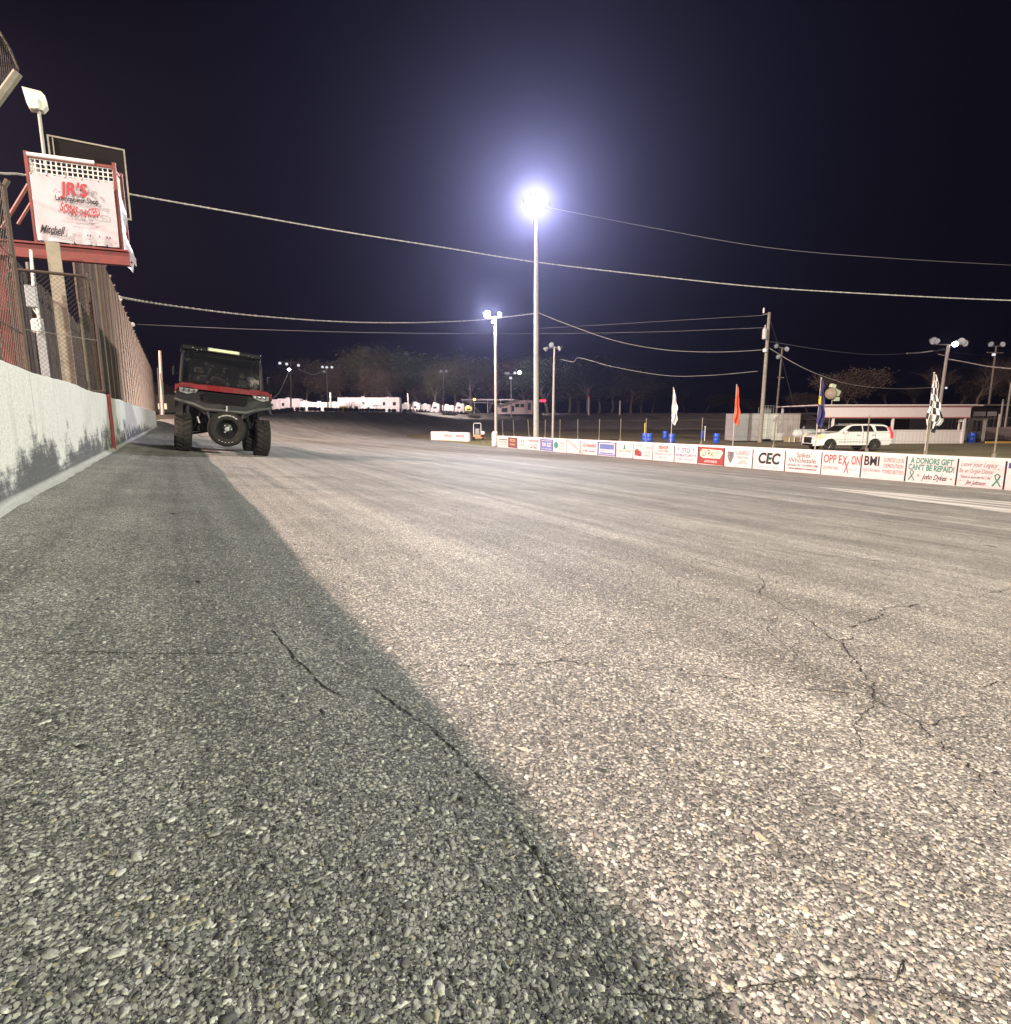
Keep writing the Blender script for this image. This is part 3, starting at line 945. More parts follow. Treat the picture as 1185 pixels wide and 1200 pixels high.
pin = mat('sign_white', (.68, .575, .575), .6, noise=.22, nscale=2.2, bump=.2, bscale=3)
mdk = mat('sign_dark', (.025, .03, .035), .6); mrd = mat('sign_red', (.42, .03, .04), .6); mteal = mat('sign_teal', (.03, .22, .17), .6)
mgr = mat('sign_grey', (.12, .11, .12), .6); mbl = mat('sign_navy', (.04, .05, .22), .6); mmar = mat('sign_maroon', (.26, .035, .03), .6)
mbb = mat('sign_blue', (.10, .15, .36), .6); mcream = mat('sign_cream', (.8, .72, .55), .6); mgn = mat('sign_green', (.03, .18, .10), .6)
mor = mat('sign_orange', (.8, .5, .3), .6)
divs = [1244, 1183, 1125.7, 1065, 1011.7, 964.6, 921.7, 883.3, 849.9, 818.8, 791, 765.5, 742.5, 722.3, 701, 680.2, 664.6, 648.4, 633.6, 618, 606.5, 595.8, 584]
SW, SH = 1.56, .80
def sign(i, label, face, items, bgm=None):
    a, b = wy(divs[i]), wy(divs[i + 1])     # a nearer (right), b farther (left)
    w = (b - a) * math.sqrt(1 + .0663 ** 2) - .05
    c = wpt((a + b) / 2, .014, .035 + SH / 2)
    r_ = Vector((-.0663, -1, 0)).normalized(); u = Vector((0, 0, 1)); n_ = r_.cross(u)
    M4 = Matrix(((r_.x, u.x, n_.x, 0), (r_.y, u.y, n_.y, 0), (r_.z, u.z, n_.z, 0), (0, 0, 0, 1)))
    s = thing('sponsor_sign', label, 'sign', c, group='painted signs along the infield wall')
    # rotate the thing itself so children are in sign space
    rj = random.Random(i * 7 + 1)
    s.location.z += rj.uniform(-.012, .008)
    s.rotation_euler = (M4 @ Matrix.Rotation(rj.uniform(-.006, .006), 4, 'Z') @ Matrix.Rotation(rj.uniform(-.01, .01), 4, 'Y')).to_euler()
    mb = MB(); mb.box((0, 0, -.006), (w, SH, .016)); obj('panel', mb, face, s)
    mb = MB(); mb.box((w / 2 + .022, 0, -.002), (.035, SH + .03, .02)); obj('edge_strip', mb, mdk, s)
    for it in items:
        if it[0] == 't':
            _, body, size, x, y, m, wd, kw = it
            obj('lettering', text_mb(body, size, T(x * w, y * SH, .006, kw.get('rot', 0)), width=(wd * w if wd else None), **{k: v for k, v in kw.items() if k != 'rot'}), m, s, recalc=False)
        elif it[0] == 'box':
            _, x, y, ww, hh, m, zz = it
            mb = MB(); mb.box((x * w, y * SH, .004 + zz), (ww * w, hh * SH, .003)); obj('painted_field', mb, m, s)
        elif it[0] == 'ribbon':
            _, x, y, hh, m = it
            mb = MB(); k = hh * SH
            ox, oy = x * w, y * SH
            pts = [(ox - .28 * k, oy - .5 * k, .006), (ox + .10 * k, oy + .12 * k, .006), (ox + .17 * k, oy + .36 * k, .006), (ox, oy + .5 * k, .006), (ox - .17 * k, oy + .36 * k, .006), (ox - .10 * k, oy + .12 * k, .006), (ox + .28 * k, oy - .5 * k, .006)]
            mb.path(pts, .055 * k, 5); obj('ribbon_emblem', mb, m, s)
        elif it[0] == 'poly':
            _, pts, m = it
            mb = MB(); mb.prism([(x * w, y * SH) for x, y in pts], .003, .007, 'z'); obj('emblem', mb, m, s)
    return s
t = lambda body, size, x, y, m, wd=None, **kw: ('t', body, size, x, y, m, wd, kw)
star = lambda x, y, m, k=.035: ('poly', [(x + k * (1 if i % 2 == 0 else .4) * .5 * math.cos(R(90 + 36 * i)), y + k * (1 if i % 2 == 0 else .4) * math.sin(R(90 + 36 * i))) for i in range(10)], m)
tree_poly = [(-.0, .46), (-.05, .22), (-.025, .24), (-.08, .06), (.08, .06), (.025, .24), (.05, .22)]
truck = [(-.42, -.30), (-.42, .02), (-.36, .10), (-.24, .12), (-.20, .02), (-.10, -.02), (-.06, -.12), (-.06, -.34), (-.14, -.38), (-.3, -.34)]
sign(0, 'white sign with a navy heading at the right edge of the picture', pin,
     [('box', 0, .36, .94, .2, mbl, 0), t("SPEEDWAY", .2, .0, .05, mdk, .8), t("RACING", .16, .0, -.28, mdk, .6)])
sign(1, 'white sign reading Leave your Legacy with one teal ribbon at its lower right', pin,
     [t("Leave your Legacy", .2, -.06, .33, mgr, .80, shear=.35), t("Be an Organ Donor", .19, -.1, .08, mgr, .76, shear=.25), t('"Have a wonderful Life"', .13, -.1, -.15, mdk, .7, shear=.3),
      t("Jim Johnson", .19, -.08, -.36, mdk, .46, shear=.5, bold=.002), ('ribbon', .37, -.2, .46, mteal), star(-.42, -.3, mrd), star(.38, .2, mrd)])
sign(2, 'white sign with large teal words above a black signature', pin,
     [t("A DONORS GIFT", .26, 0, .33, mteal, .86, bold=.010), t("CAN'T BE REPAID!", .26, -.0, .06, mteal, .93, bold=.010), t("John Dykes", .24, .09, -.3, mdk, .52, shear=.45, bold=.004),
      ('ribbon', -.38, -.27, .4, mteal), star(-.24, -.26, mrd, .06), star(.42, -.3, mrd, .06)])
sign(3, 'white sign with bold black BMI beside three thin lines about demolition', pin,
     [t("BMI", .46, -.27, .2, mdk, .36, bold=.012), t("229-393-9069", .15, -.26, -.2, mgr, .42), t("DOMESTIC LOCAL", .2, .24, .3, mgr, .46), t("DEMOLITION", .2, .24, .05, mgr, .44), t("POWERED RESTORED", .2, .24, -.2, mgr, .48)])
sign(4, 'white sign with tall dark red letters and a doubled crossing X', pin,
     [t("OPP E", .44, -.22, .2, mrd, .48, bold=.006), t("ON", .44, .38, .2, mrd, .22, bold=.006), t("X", .5, .1, .16, mrd, .12, bold=.006), t("X", .62, .155, -.14, mrd, .13, bold=.004),
      t("229-493-3002", .16, -.25, -.2, mgr, .42), ('box', .32, -.22, .22, .02, mgr, 0)])
sign(5, "white sign with thin handwritten grey lettering of a wholesale shop", pin,
     [t("Spikes'", .27, .02, .32, mgr, .42, bold=.003, shear=.1), t("Wholesale", .27, -.02, .06, mgr, .78, bold=.003), t("Samson, AL 334-898-2288", .13, -.0, -.18, mdk, .86, shear=.2, bold=.001), t("www.spikeswholesale.net", .12, -.0, -.34, mdk, .8, shear=.25, bold=.002), star(-.33, .34, mor, .09), star(.33, .34, mor, .09)])
sign(6, 'white sign with three very bold black capital letters in slanted blocks', pin,
     [t("CEC", .62, .0, .04, mdk, .70, bold=.022, shear=.15), ('poly', [(-.01, .2), (.035, .2), (.01, .05), (.04, .05), (-.035, -.2), (-.01, -.02), (-.04, -.02)], mteal), t("CUSTOM ELECTRICAL", .08, 0, -.38, mbb, .7)])
sign(7, 'white sign with grey shield emblem left of thin grey capitals', pin,
     [t("LAIRD", .28, .16, .26, mgr, .46), t("FAMILY FARM", .14, .16, .0, mgr, .4), t("QUALITY", .1, .2, -.18, mdk, .22), t("SINCE 1950", .1, .18, -.3, mdk, .34),
      ('poly', [(-.40, .3), (-.16, .3), (-.17, -.02), (-.28, -.36), (-.39, -.02)], mgr), ('poly', [(-.375, .2), (-.30, .2), (-.30, -.02), (-.33, -.1), (-.365, 0)], pin), ('poly', [(-.26, .2), (-.185, .2), (-.195, 0), (-.23, -.1), (-.26, -.02)], pin)])
sign(8, 'dark red sign with a big cream rounded shop name and smaller line below', mmar,
     [('poly', [(-.43, .2), (-.34, .38), (.40, .36), (.46, .22), (.36, -.12), (-.30, -.14), (-.42, -.04)], mcream), t("O'Reilly", .44, .0, .13, mdk, .76, bold=.010), t("AUTO PARTS", .15, 0, -.34, pin, .5, bold=.004)])
sign(9, 'white sign with navy STO heading above a dense line of navy capitals', pin,
     [t("STO", .32, .0, .2, mbl, .34, bold=.004), t("WESTERN AUTO SUPPLY CTR", .18, .0, -.1, mbl, .9, bold=.002), t("OPEN   229-495-3361", .12, 0, -.33, mbl, .7), star(-.33, .3, mrd, .09), star(.33, .3, mrd, .09)])
sign(10, 'white sign with maroon heading over three faint grey lines', pin,
     [t("BISHOP", .24, .0, .33, mmar, .46, bold=.006), t("SEPTIC TANK", .17, .0, .1, mmar, .5), t("SERVICES OF OPP", .15, 0, -.1, mgr, .8), t("493-2214", .15, 0, -.33, mgr, .4), star(-.38, .25, mor, .09), star(.38, .25, mor, .09)])
sign(11, 'white sign with a round dark red truck emblem at its lower left', pin,
     [('poly', truck, mmar), t("TIM'S", .16, -.2, .32, mgr, .36), t("TOWING", .14, .28, .24, mgr, .36), t("24 HR", .14, .26, -.08, mrd, .26), t("SERVICE", .14, .24, -.3, mrd, .36)])
sign(12, 'white sign with a dark green fir tree emblem over green wording', pin,
     [('poly', tree_poly, mgn), t("TREES & TIMBER", .18, 0, -.08, mgn, .84, shear=.2), t("LLC", .15, 0, -.3, mrd, .2), star(-.35, .3, mor, .09), star(.35, .3, mor, .09)])
sign(13, 'blue grey sign with pale block lettering and framed edge', mbb,
     [('box', 0, 0, .9, .84, pin, 0), ('box', 0, .16, .8, .38, mbb, .003), t("WATERS", .3, 0, .17, pin, .7, bold=.01), t("CHEVROLET", .15, 0, -.14, mbb, .7), ('box', 0, -.33, .8, .1, mbb, .003)])
sign(14, 'white sign with two lines of red script lettering', pin,
     [t("Grateful", .34, 0, .18, mrd, .8, shear=.3, bold=.006), t("of the worlds", .2, 0, -.25, mdk, .7, shear=.3, bold=.003)])
sign(15, 'blank pinkish white sign panel without any lettering', pin, [])
sign(16, 'white sign with a round teal grey emblem overlapping its left edge', pin,
     [('poly', [(-.28 + .16 * math.cos(2 * PI * k / 14), .05 + .3 * math.sin(2 * PI * k / 14)) for k in range(14)], mteal), t("COASTAL", .15, .15, .25, mgr, .4), t("PLAINS", .15, .15, .0, mgr, .4), t("BANK", .15, .15, -.25, mgr, .4)])
sign(17, 'blue sign with two pale emblems side by side', mbb,
     [t("NATIONWIDE", .14, 0, .35, pin, .8), t("50 EZ", .36, 0, .0, pin, .74, bold=.01), t("334 493 6000", .13, 0, -.35, pin, .8)])
sign(18, 'white sign with bold dark capitals above smaller handwriting', pin,
     [t("HARDWARE", .2, 0, .28, mdk, .8, bold=.004), t("& Supply", .2, 0, -.05, mgr, .6), t("of Opp", .2, 0, -.3, mdk, .5, bold=.006)])
sign(19, 'white sign with faded pinkish grey lettering', pin,
     [t("J & K", .3, 0, .22, mmar, .6), t("TIRE", .25, 0, -.2, mgr, .5)])
sign(20, 'small dark brown sign with pale lettering near the far wall end', mat('sign_brown', (.14, .05, .04), .6),
     [t("PIZZA", .3, 0, .2, mor, .6), t("SPIRITS", .2, 0, -.2, mor, .6)])
sign(21, 'pale grey sign with faint text lines, farthest of the row', mat('sign_pale_grey', (.5, .48, .46), .6),
     [('box', 0, .25, .8, .12, mgr, 0), ('box', 0, 0, .8, .06, mgr, 0), t("CITY OF OPP", .18, 0, -.25, mgr, .7)])

# short detached wall piece beyond the opening
q0, q1 = Vector((26.4, 53.4, -1.82)), Vector((24.9, 59.8, -1.86))
rt = thing('short_wall', 'short white wall piece with three signs standing alone past the wall opening', 'wall', q1)
v = q0 - q1; Lw = v.length; rt.rotation_euler = (0, 0, math.atan2(v.y, v.x))
mb = MB(); mb.box((Lw / 2, .15, .5), (Lw, .3, 1.0), bev=.03); mb.box((.1, 1.2, .5), (.28, 2.2, 1.0), bev=.03); obj('body', mb, M['wallw'], rt)
for k, (m, s) in enumerate(((pin, None), (pin, "RACE"), (pin, "WALL IN"))):
    x = Lw * (.2 + .3 * k)
    mb = MB(); mb.box((x, -.012, .5), (Lw * .26, .02, .8)); sg = obj('sign_panel', mb, m, rt)
    if s: obj('lettering', text_mb(s, .35, Matrix.Translation((x, -.03, .6)) @ MR, width=Lw * .2, bold=.01), mgr if k == 1 else mmar, rt, recalc=False)

# ------------------------------------------------------------------ light wire fence on the sign wall: steel posts + strands
post_px = [(587, 484), (600, 492), (617.5, 491), (635, 489), (652.3, 490), (673.2, 487), (697.7, 490), (722.7, 490), (752.6, 490), (785.5, 496), (817.2, 489), (857, 500), (901.5, 488), (952, 494), (1011.5, 487), (1081, 486), (1161.5, 484), (1256, 482)]
rt = thing('infield_fence', 'thin steel posts with wire strands rising from the back of the sign wall', 'fence', wpt(6.8, -.26, 0))
O = Vector(rt.location)
mpost = mat('fence_post', (.20, .18, .14), .6, metal=.2, noise=.3, nscale=9)
tops = []
for k, (px, pt) in enumerate(post_px):
    y = wy(px, 520); q = wpt(y, -.26, 0) - O
    h = WH + 1.28
    top = q + Vector((0, .03 * (k % 3 - 1) + (.25 if k < 3 else 0), h))
    mb = MB(); mb.tube(q + Vector((0, 0, -.1)), top, .024, n=6); mb.tube(q + Vector((0, 0, WH - .3)), q + Vector((0, 0, WH + .12)), .055, n=6)
    if px in (785.5, 857, 952): continue
    obj('post', mb, mpost, rt, smooth=True)
    tops.append((y, q, h))
mb = MB(); ya, yb = -4.0, wy(600)
for f in (.12, .35, .62, .95):
    pts = []
    for k in range(41):
        y = ya + (yb - ya) * k / 40
        pts.append(wpt(y, -.26, WH + 1.25 * f - .03 * abs(math.sin(k * 1.3))) - O)
    mb.path(pts, .0035, 3)
y = ya
while y < 24:
    a = wpt(y, -.26, WH + .02) - O
    mb.tube(a, a + Vector((0, 0, 1.2)), .0016, n=3, cap=False); y += .11
obj('wire_strands', mb, M['wire'], rt, recalc=False)

# ------------------------------------------------------------------ flags
def flag_mesh(w_low, h, seed, cols=14):
    """limp flag hanging from its pole: narrow at the top, folds widening below"""
    rr = random.Random(seed); rows = []; NR = 26
    for j in range(NR + 1):
        v = j / NR
        wd = w_low * (.08 + .92 * v ** .9) * (1 + .22 * math.sin(v * 9 + seed) + .10 * math.sin(v * 21 + seed * 2)) * (1 if v < .84 else 1 - (v - .84) * 3.2)
        row = []
        for i in range(cols + 1):
            u = i / cols
            fold = math.sin(u * 11 + v * 3 + seed) * .10 * (.3 + v) + .03 * math.sin(v * 12 + u * 4)
            row.append((u * wd - .2 * wd * v + .03 * math.sin(v * 10 + seed + u * 3) * min(1, v * 3), fold * (u ** .5) , -v * h - u * h * .16 * v - .02 * math.sin(u * 9)))
        rows.append(row)
    mb = MB(); mb.grid(rows); return mb
def flag_mat(name, kind, a, b=None):
    m = mat(name, a, .8)
    if kind == 'plain': return m
    nt = m.node_tree; B = nt.nodes['Principled BSDF']; at = nd(nt, 'ShaderNodeUVMap')
    uv = at.outputs[0]
    if kind == 'check':
        ch = nd(nt, 'ShaderNodeTexChecker'); ch.inputs['Scale'].default_value = 8
        nt.links.new(uv, ch.inputs['Vector']); ch.inputs[1].default_value = (*a, 1); ch.inputs[2].default_value = (*b, 1)
        nt.links.new(ch.outputs[0], B.inputs['Base Color'])
    else:
        sp = nd(nt, 'ShaderNodeSeparateXYZ'); nt.links.new(uv, sp.inputs[0])
        k = mth(nt, 'MULTIPLY', ss(nt, sp.outputs[1], .36, .38), ss(nt, sp.outputs[1], .56, .54))
        k = mth(nt, 'MULTIPLY', k, ss(nt, sp.outputs[0], .75, .6))
        nt.links.new(mixc(nt, k, a, b), B.inputs['Base Color'])
    return m
def flag(px, ptop, pbot, flen, wd, m, label, side=1, lean=0.0):
    y = wy(px, 520); base = wpt(y, -.24, WH - .05)
    dd = Vector((base.x, base.y, 0)).dot(Vector((SY, CY, 0)))
    zt_ = P(px, ptop, dd).z
    root = thing('flag_on_pole', label, 'flag', base, -YAW, group='flags along the sign wall')
    H_ = zt_ - base.z
    mb = MB(); mb.tube((0, 0, -.3), (lean * H_, 0, H_), .022, .016, n=7); mb.lathe([(.0, H_ - .01), (.03, H_ + .02), (.02, H_ + .05), (0, H_ + .06)], 8, Matrix.Translation((lean * H_, 0, 0)))
    obj('pole', mb, M['conc_pole'], root, smooth=True)
    fm = flag_mesh(wd, flen, px % 7)
    if side < 0: fm.v = [(-x, y_, z) for x, y_, z in fm.v]
    fm.v = [(x + lean * (H_ + z), y_ - .03, z + H_ - .02) for x, y_, z in fm.v]
    f = obj('cloth', fm, m, root, smooth=True)
    uvl = f.data.uv_layers.new(name='UVMap')
    ncol = 15
    for lp in f.data.loops:
        vi = lp.vertex_index; uvl.data[lp.index].uv = ((vi % ncol) / 14, (vi // ncol) / 26)
    return root
flag(782, 455, 518, 1.6, .40, flag_mat('flag_white', 'plain', (.78, .74, .74)), 'limp white flag on a thin pole among the blue barrels')
flag(854.5, 452, 522, 1.55, .36, flag_mat('flag_red', 'plain', (.62, .11, .045)), 'limp red flag on a pole left of the leaning utility pole', 1)
flag(951, 444, 527, 1.62, .36, flag_mat('flag_navy', 'stripe', (.03, .03, .13), (.75, .5, .05)), 'limp navy and yellow flag on a pole at the front of the white car', 1)
flag(1080, 438, 534, 1.6, .62, flag_mat('flag_check', 'check', (.75, .72, .72), (.02, .02, .02)), 'limp black and white checkered flag on a pole beside the donor sign', 1)
# ------------------------------------------------------------------ side by side utility vehicle
def gz_(x, y): return front(x, y)
UY = 13.45
ux = .86
utv = thing('utility_vehicle', 'red and black side by side utility vehicle facing the camera', 'utility vehicle',
            (ux, UY, gz_(ux, UY)), rot=(0, math.atan(.1), 0))
RX = Matrix.Rotation(R(90), 4, 'Y')
def wheel(x, y, r=.355, w=.29, side=1):
    wh = bpy.data.objects.new('wheel', None); COL.objects.link(wh); wh.parent = utv; wh.location = (x, y, r)
    mb = MB()
    prof = [(r * .56, -w / 2), (r * .80, -w / 2 - .012), (r * .95, -w / 2 + .02), (r, -w / 2 + .055), (r, w / 2 - .055), (r * .95, w / 2 - .02), (r * .80, w / 2 + .012), (r * .56, w / 2)]
    mb.lathe(prof, 36, RX)
    for k in range(22):                       # tread lugs, chevrons on the crown
        for s in (-1, 1):
            a = 2 * PI * (k + (.5 if s > 0 else 0)) / 22
            Mt = Matrix.Rotation(a, 3, 'X') @ Euler((0, 0, s * R(28))).to_matrix()
            c = Matrix.Rotation(a, 3, 'X') @ Vector((s * w * .24, 0, r + .008))
            mb.box(c, (w * .46, .042, .03), Mt)
    obj('tyre', mb, M['rubber'], wh, smooth=True)
    mb = MB(); mb.lathe([(r * .57, -w * .42), (r * .5, -w * .3), (r * .2, -w * .2), (r * .2, w * .2), (r * .5, w * .3), (r * .57, w * .42)], 20, RX)
    obj('rim', mb, M['black_plastic'], wh, smooth=True)
for sx in (-1, 1):
    wheel(sx * .74, 0, side=sx); wheel(sx * .74, 2.1, side=sx)
# chassis
mb = MB(); mb.box((0, 1.15, .52), (.9, 2.7, .26), bev=.04); mb.box((0, -.1, .42), (.5, .3, .14), bev=.03)
for sx in (-1, 1):
    for y in (0, 2.1):
        mb.tube((sx * .28, y - .14, .42), (sx * .62, y, .34), .024, n=6); mb.tube((sx * .28, y + .14, .42), (sx * .62, y, .34), .024, n=6)
        mb.tube((sx * .3, y - .1, .62), (sx * .62, y, .46), .02, n=6); mb.tube((sx * .36, y, .95), (sx * .56, y, .4), .045, n=9)
obj('chassis', mb, M['black_plastic'], utv)
# body tub and doors
mb = MB()
mb.box((0, 1.35, .80), (1.36, 1.5, .5), bev=.05)
for sx in (-1, 1): mb.box((sx * .74, 1.3, .98), (.06, 1.15, .62), bev=.02)
obj('body', mb, M['black_plastic'], utv)
# fascia
mb = MB()
prof = [(-.86, 1.20), (-.90, 1.02), (-.84, .92), (-.52, .84), (-.36, .72), (.36, .72), (.52, .84), (.84, .92), (.90, 1.02), (.86, 1.20)]
back = [(x * .97, z) for x, z in prof]
n = len(prof)
fr = [(x, -.34 + .20 * abs(x) ** 2 + (1.2 - z) * -.03, z) for x, z in prof]
mid = [(x, -.36 + .20 * abs(x) ** 2, z) for x, z in [(a * .86, .98 + (b - .98) * .7) for a, b in prof]]
bk = [(x, .32, z) for x, z in back]
mb.add(fr + bk + mid, [(i, (i + 1) % n, n + (i + 1) % n, n + i) for i in range(n)] + [(i, (i + 1) % n, 2 * n + (i + 1) % n, 2 * n + i) for i in range(n)] + [tuple(range(2 * n, 3 * n)), tuple(range(n, 2 * n))])
obj('front_fascia', mb, mat('fascia_grey', (.022, .022, .023), .5, bump=.1, bscale=200), utv)
mb = MB()
for k in range(4): mb.box((0, -.375, 1.135 - k * .04), (.84 - k * .07, .03, .014))
mb.box((0, -.368, 1.07), (.80, .012, .18)); obj('grille', mb, M['dark'], utv)
mb = MB()                                       # lower bumper strip, a shallow chevron
mb.path([(-.90, -.17, .98), (-.55, -.30, .90), (-.38, -.40, .83), (.38, -.40, .83), (.55, -.30, .90), (.90, -.17, .98)], .035, 8)
mb.path([(-.34, -.40, .83), (-.26, -.36, .55), (.26, -.36, .55), (.34, -.40, .83)], .022, 7)
obj('bumper', mb, mat('bumper_grey', (.045, .045, .045), .5), utv, smooth=True)
# hood, red
rows = []
for j in range(9):
    v = j / 8; row = []
    for i in range(21):
        u = -1 + 2 * i / 20; x = u * (.90 - .06 * v)
        yf = -.34 + .21 * abs(x) ** 2
        y = yf + (.66 - yf) * v
        z = 1.265 + .07 * v ** .8 + .025 * (1 - u * u) - (.06 if abs(u) > .97 else 0) + .02 * (abs(u) > .62)
        row.append((x, y, z))
    rows.append(row)
mb = MB(); mb.grid(rows)
lip = rows[0]; low = [(x, y + .01, z - .10 + .03 * abs(x)) for x, y, z in lip]
mb.grid([low, lip])
obj('hood', mb, M['red_paint'], utv, smooth=True)
for sx in (-1, 1):
    rows = []
    for j in range(10):                      # fender flare over the wheel
        a = R(48 + 80 * j / 9)
        rows.append([(sx * xx, .44 * -math.cos(a) * 1.0 + .02, .46 + .50 * math.sin(a) + dz) for xx, dz in ((.60, .06), (.80, .05), (.90, .0), (.905, -.05))])
    mb = MB(); mb.grid(rows); obj('fender', mb, M['black_plastic'], utv, smooth=True)
    mb = MB(); mb.box((sx * .88, .16, 1.19), (.05, .62, .16), bev=.02); obj('side_cowl', mb, M['red_paint'], utv)
    hl = MB(); hl.prism([(sx * .83, 1.20), (sx * .82, 1.12), (sx * .70, 1.09), (sx * .54, 1.13), (sx * .50, 1.19)], -.285, -.2, 'y')
    h = obj('headlight', hl, mat('headlight_lens', (.35, .35, .36), .12, metal=.3, coat=1.0), utv)
    mb = MB()
    for k in range(3): mb.lathe([(.012, 0), (.030, .012), (.026, .016)], 10, Matrix.Translation((sx * (.58 + k * .085), -.30, 1.155 + .004 * k)) @ Matrix.Rotation(R(90), 4, 'X'))
    obj('reflector', mb, M['chrome'], h)
# cab frame
AP0, AP1 = (.80, .66, 1.34), (.76, 1.02, 2.02)
mb = MB()
for sx in (-1, 1):
    m_ = lambda p: (sx * p[0], p[1], p[2])
    mb.path([m_(AP0), m_((.79, .8, 1.62)), m_(AP1), m_((.75, 1.5, 2.06)), m_((.75, 2.25, 2.03)), m_((.74, 2.35, 1.9)), m_((.74, 2.3, 1.0))], .032, 8)
    mb.tube(m_((.76, 1.6, 2.04)), m_((.76, 1.62, 1.0)), .03, n=8)
    mb.tube(m_((.79, .68, 1.34)), m_((.78, .66, .9)), .03, n=8)
mb.tube((-.76, 2.3, 1.95), (.76, 2.3, 1.95), .03, n=8); mb.tube((-.76, 2.3, 1.3), (.76, 2.3, 1.3), .03, n=8)
obj('cab_frame', mb, mat('frame_black', (.03, .03, .03), .3), utv, smooth=True)
mb = MB()
mb.box((0, 1.66, 2.10), (1.62, 1.4, .05), bev=.022)
mb.box((0, .99, 2.075), (1.60, .13, .12), bev=.03)
obj('roof', mb, M['black_plastic'], utv)
mb = MB(); mb.box((.02, .90, 2.085), (.64, .05, .075), bev=.015); lb = obj('light_bar', mb, mat('light_bar_case', (.5, .52, .45), .3, metal=.4), utv)
mb = MB(); mb.box((.02, .873, 2.085), (.58, .012, .05), bev=.004); obj('lens', mb, mat('light_bar_lens', (.75, .8, .5), .15, coat=1, emit=(.8, .85, .5), estr=.12), lb)
mb = MB()
for x in (-.58, -.5, -.42, .52, .6): mb.box((x, .918, 2.06 + .02 * math.sin(x * 30)), (.03, .02, .022), Euler((0, x, .3)), bev=.004)
obj('trim_clips', mb, M['chrome'], utv)
# windshield with frame, seats, wheel
mg = mat('tinted_glass', (.012, .013, .014), .03, coat=1.0, spec=.8)
nt = mg.node_tree; B = nt.nodes['Principled BSDF']
B.inputs['Transmission Weight'].default_value = .0; B.inputs['Alpha'].default_value = .62
tc = nd(nt, 'ShaderNodeTexCoord'); sm1 = noise(nt, mapping(nt, tc.outputs['Object'], (1.5, 1.5, 2.6)), 1.6, 6, .7)
nt.links.new(mth(nt, 'MULTIPLY_ADD', ss(nt, sm1.outputs['Fac'], .52, .72), .35, .04), B.inputs['Roughness'])
nt.links.new(mixc(nt, mth(nt, 'MULTIPLY', ss(nt, sm1.outputs['Fac'], .56, .74), .8), (.012, .013, .014), (.22, .21, .19)), B.inputs['Base Color'])  # glass smudges, their paler colour also stands in for streaky reflections
mb = MB()
ws = [(-.755, .70, 1.37), (.755, .70, 1.37), (.725, 1.0, 2.01), (-.725, 1.0, 2.01)]
mb.add(ws + [(x, y + .008, z) for x, y, z in ws], [(0, 1, 2, 3), (7, 6, 5, 4), (0, 4, 5, 1), (1, 5, 6, 2), (2, 6, 7, 3), (3, 7, 4, 0)])
obj('windshield', mb, mg, utv)
mb = MB()
for x in (-.42, .02, .44):
    mb.box((x, 1.62, 1.0), (.40, .5, .14), bev=.04); mb.box((x, 1.86, 1.32), (.40, .12, .6), Euler((R(-10), 0, 0)), bev=.05); mb.box((x, 1.92, 1.7), (.2, .1, .16), bev=.04)
obj('seat_bench', mb, mat('seat_vinyl', (.10, .095, .09), .6), utv)
mb = MB(); mb.path([(.40 + .19 * math.cos(a), 1.18 - .06 * math.sin(a), 1.42 + .17 * math.sin(a)) for a in [2 * PI * k / 20 for k in range(20)]], .016, 6, closed=True)
mb.tube((.40, 1.18, 1.42), (.40, .8, 1.28), .02, n=6); mb.box((0, .85, 1.3), (1.4, .3, .16), bev=.04); obj('dashboard', mb, M['black_plastic'], utv)
mb = MB()
for x, s_ in ((-.28, .05), (.12, .07), (.33, .05), (.6, .06)): mb.box((x, .84, 1.40), (s_, .05, s_ * 1.4), Euler((0, .2, x)), bev=.01)
obj('glint_blocks', mb, M['white_paint'], utv)  # white blocks added in place of bright lamp reflections in the windshield
mb = MB(); mb.box((0, 2.75, .98), (1.4, .95, .34), bev=.03); obj('cargo_bed', mb, M['black_plastic'], utv)
for sx in (-1, 1):
    mb = MB(); mb.box((sx * .93, .82, 1.56), (.05, .1, .2), bev=.02); mb.tube((sx * .8, .8, 1.5), (sx * .92, .82, 1.53), .012, n=6); obj('mirror', mb, M['black_plastic'], utv)
mb = MB(); mb.tube((.02, -.42, .93), (.02, -.44, .70), .018, n=6); mb.tube((-.5, -.3, .68), (-.46, -.32, .56), .016, n=6); obj('tow_strap', mb, M['grey_metal'], utv)
# racing tyre carried on the front
sp = thing('spare_racing_tyre', 'black racing tyre hung on the front bumper of the utility vehicle', 'tyre')
sp.matrix_world = utv.matrix_basis @ Matrix.Translation((.02, -.55, .52))
Mw = Matrix.Rotation(R(90), 4, 'X')
mb = MB(); mb.lathe([(.20, -.12), (.29, -.14), (.335, -.115), (.35, -.09), (.35, .09), (.335, .115), (.29, .14), (.20, .12), (.19, .1), (.19, -.1), (.20, -.12)], 48, Mw)
mb.f = mb.f[:-2]
obj('tyre', mb, M['rubber'], sp, smooth=True)
mb = MB(); mb.lathe([(.198, .125), (.188, .12), (.18, .03), (.12, -.02), (.05, .01), (.0, .012)], 40, Mw); mb.f = mb.f[:-2]
for k in range(5):
    a = 2 * PI * k / 5 + .3; mb.lathe([(.0, .02), (.02, .02), (.018, -.02)], 8, Matrix.Translation((.075 * math.cos(a), -.02, .075 * math.sin(a))) @ Mw)
obj('rim', mb, mat('rim_black', (.03, .03, .03), .35, metal=.5), sp, smooth=True)
mb = MB(); mb.lathe([(.0, .075), (.045, .07), (.05, .0)], 16, Mw)
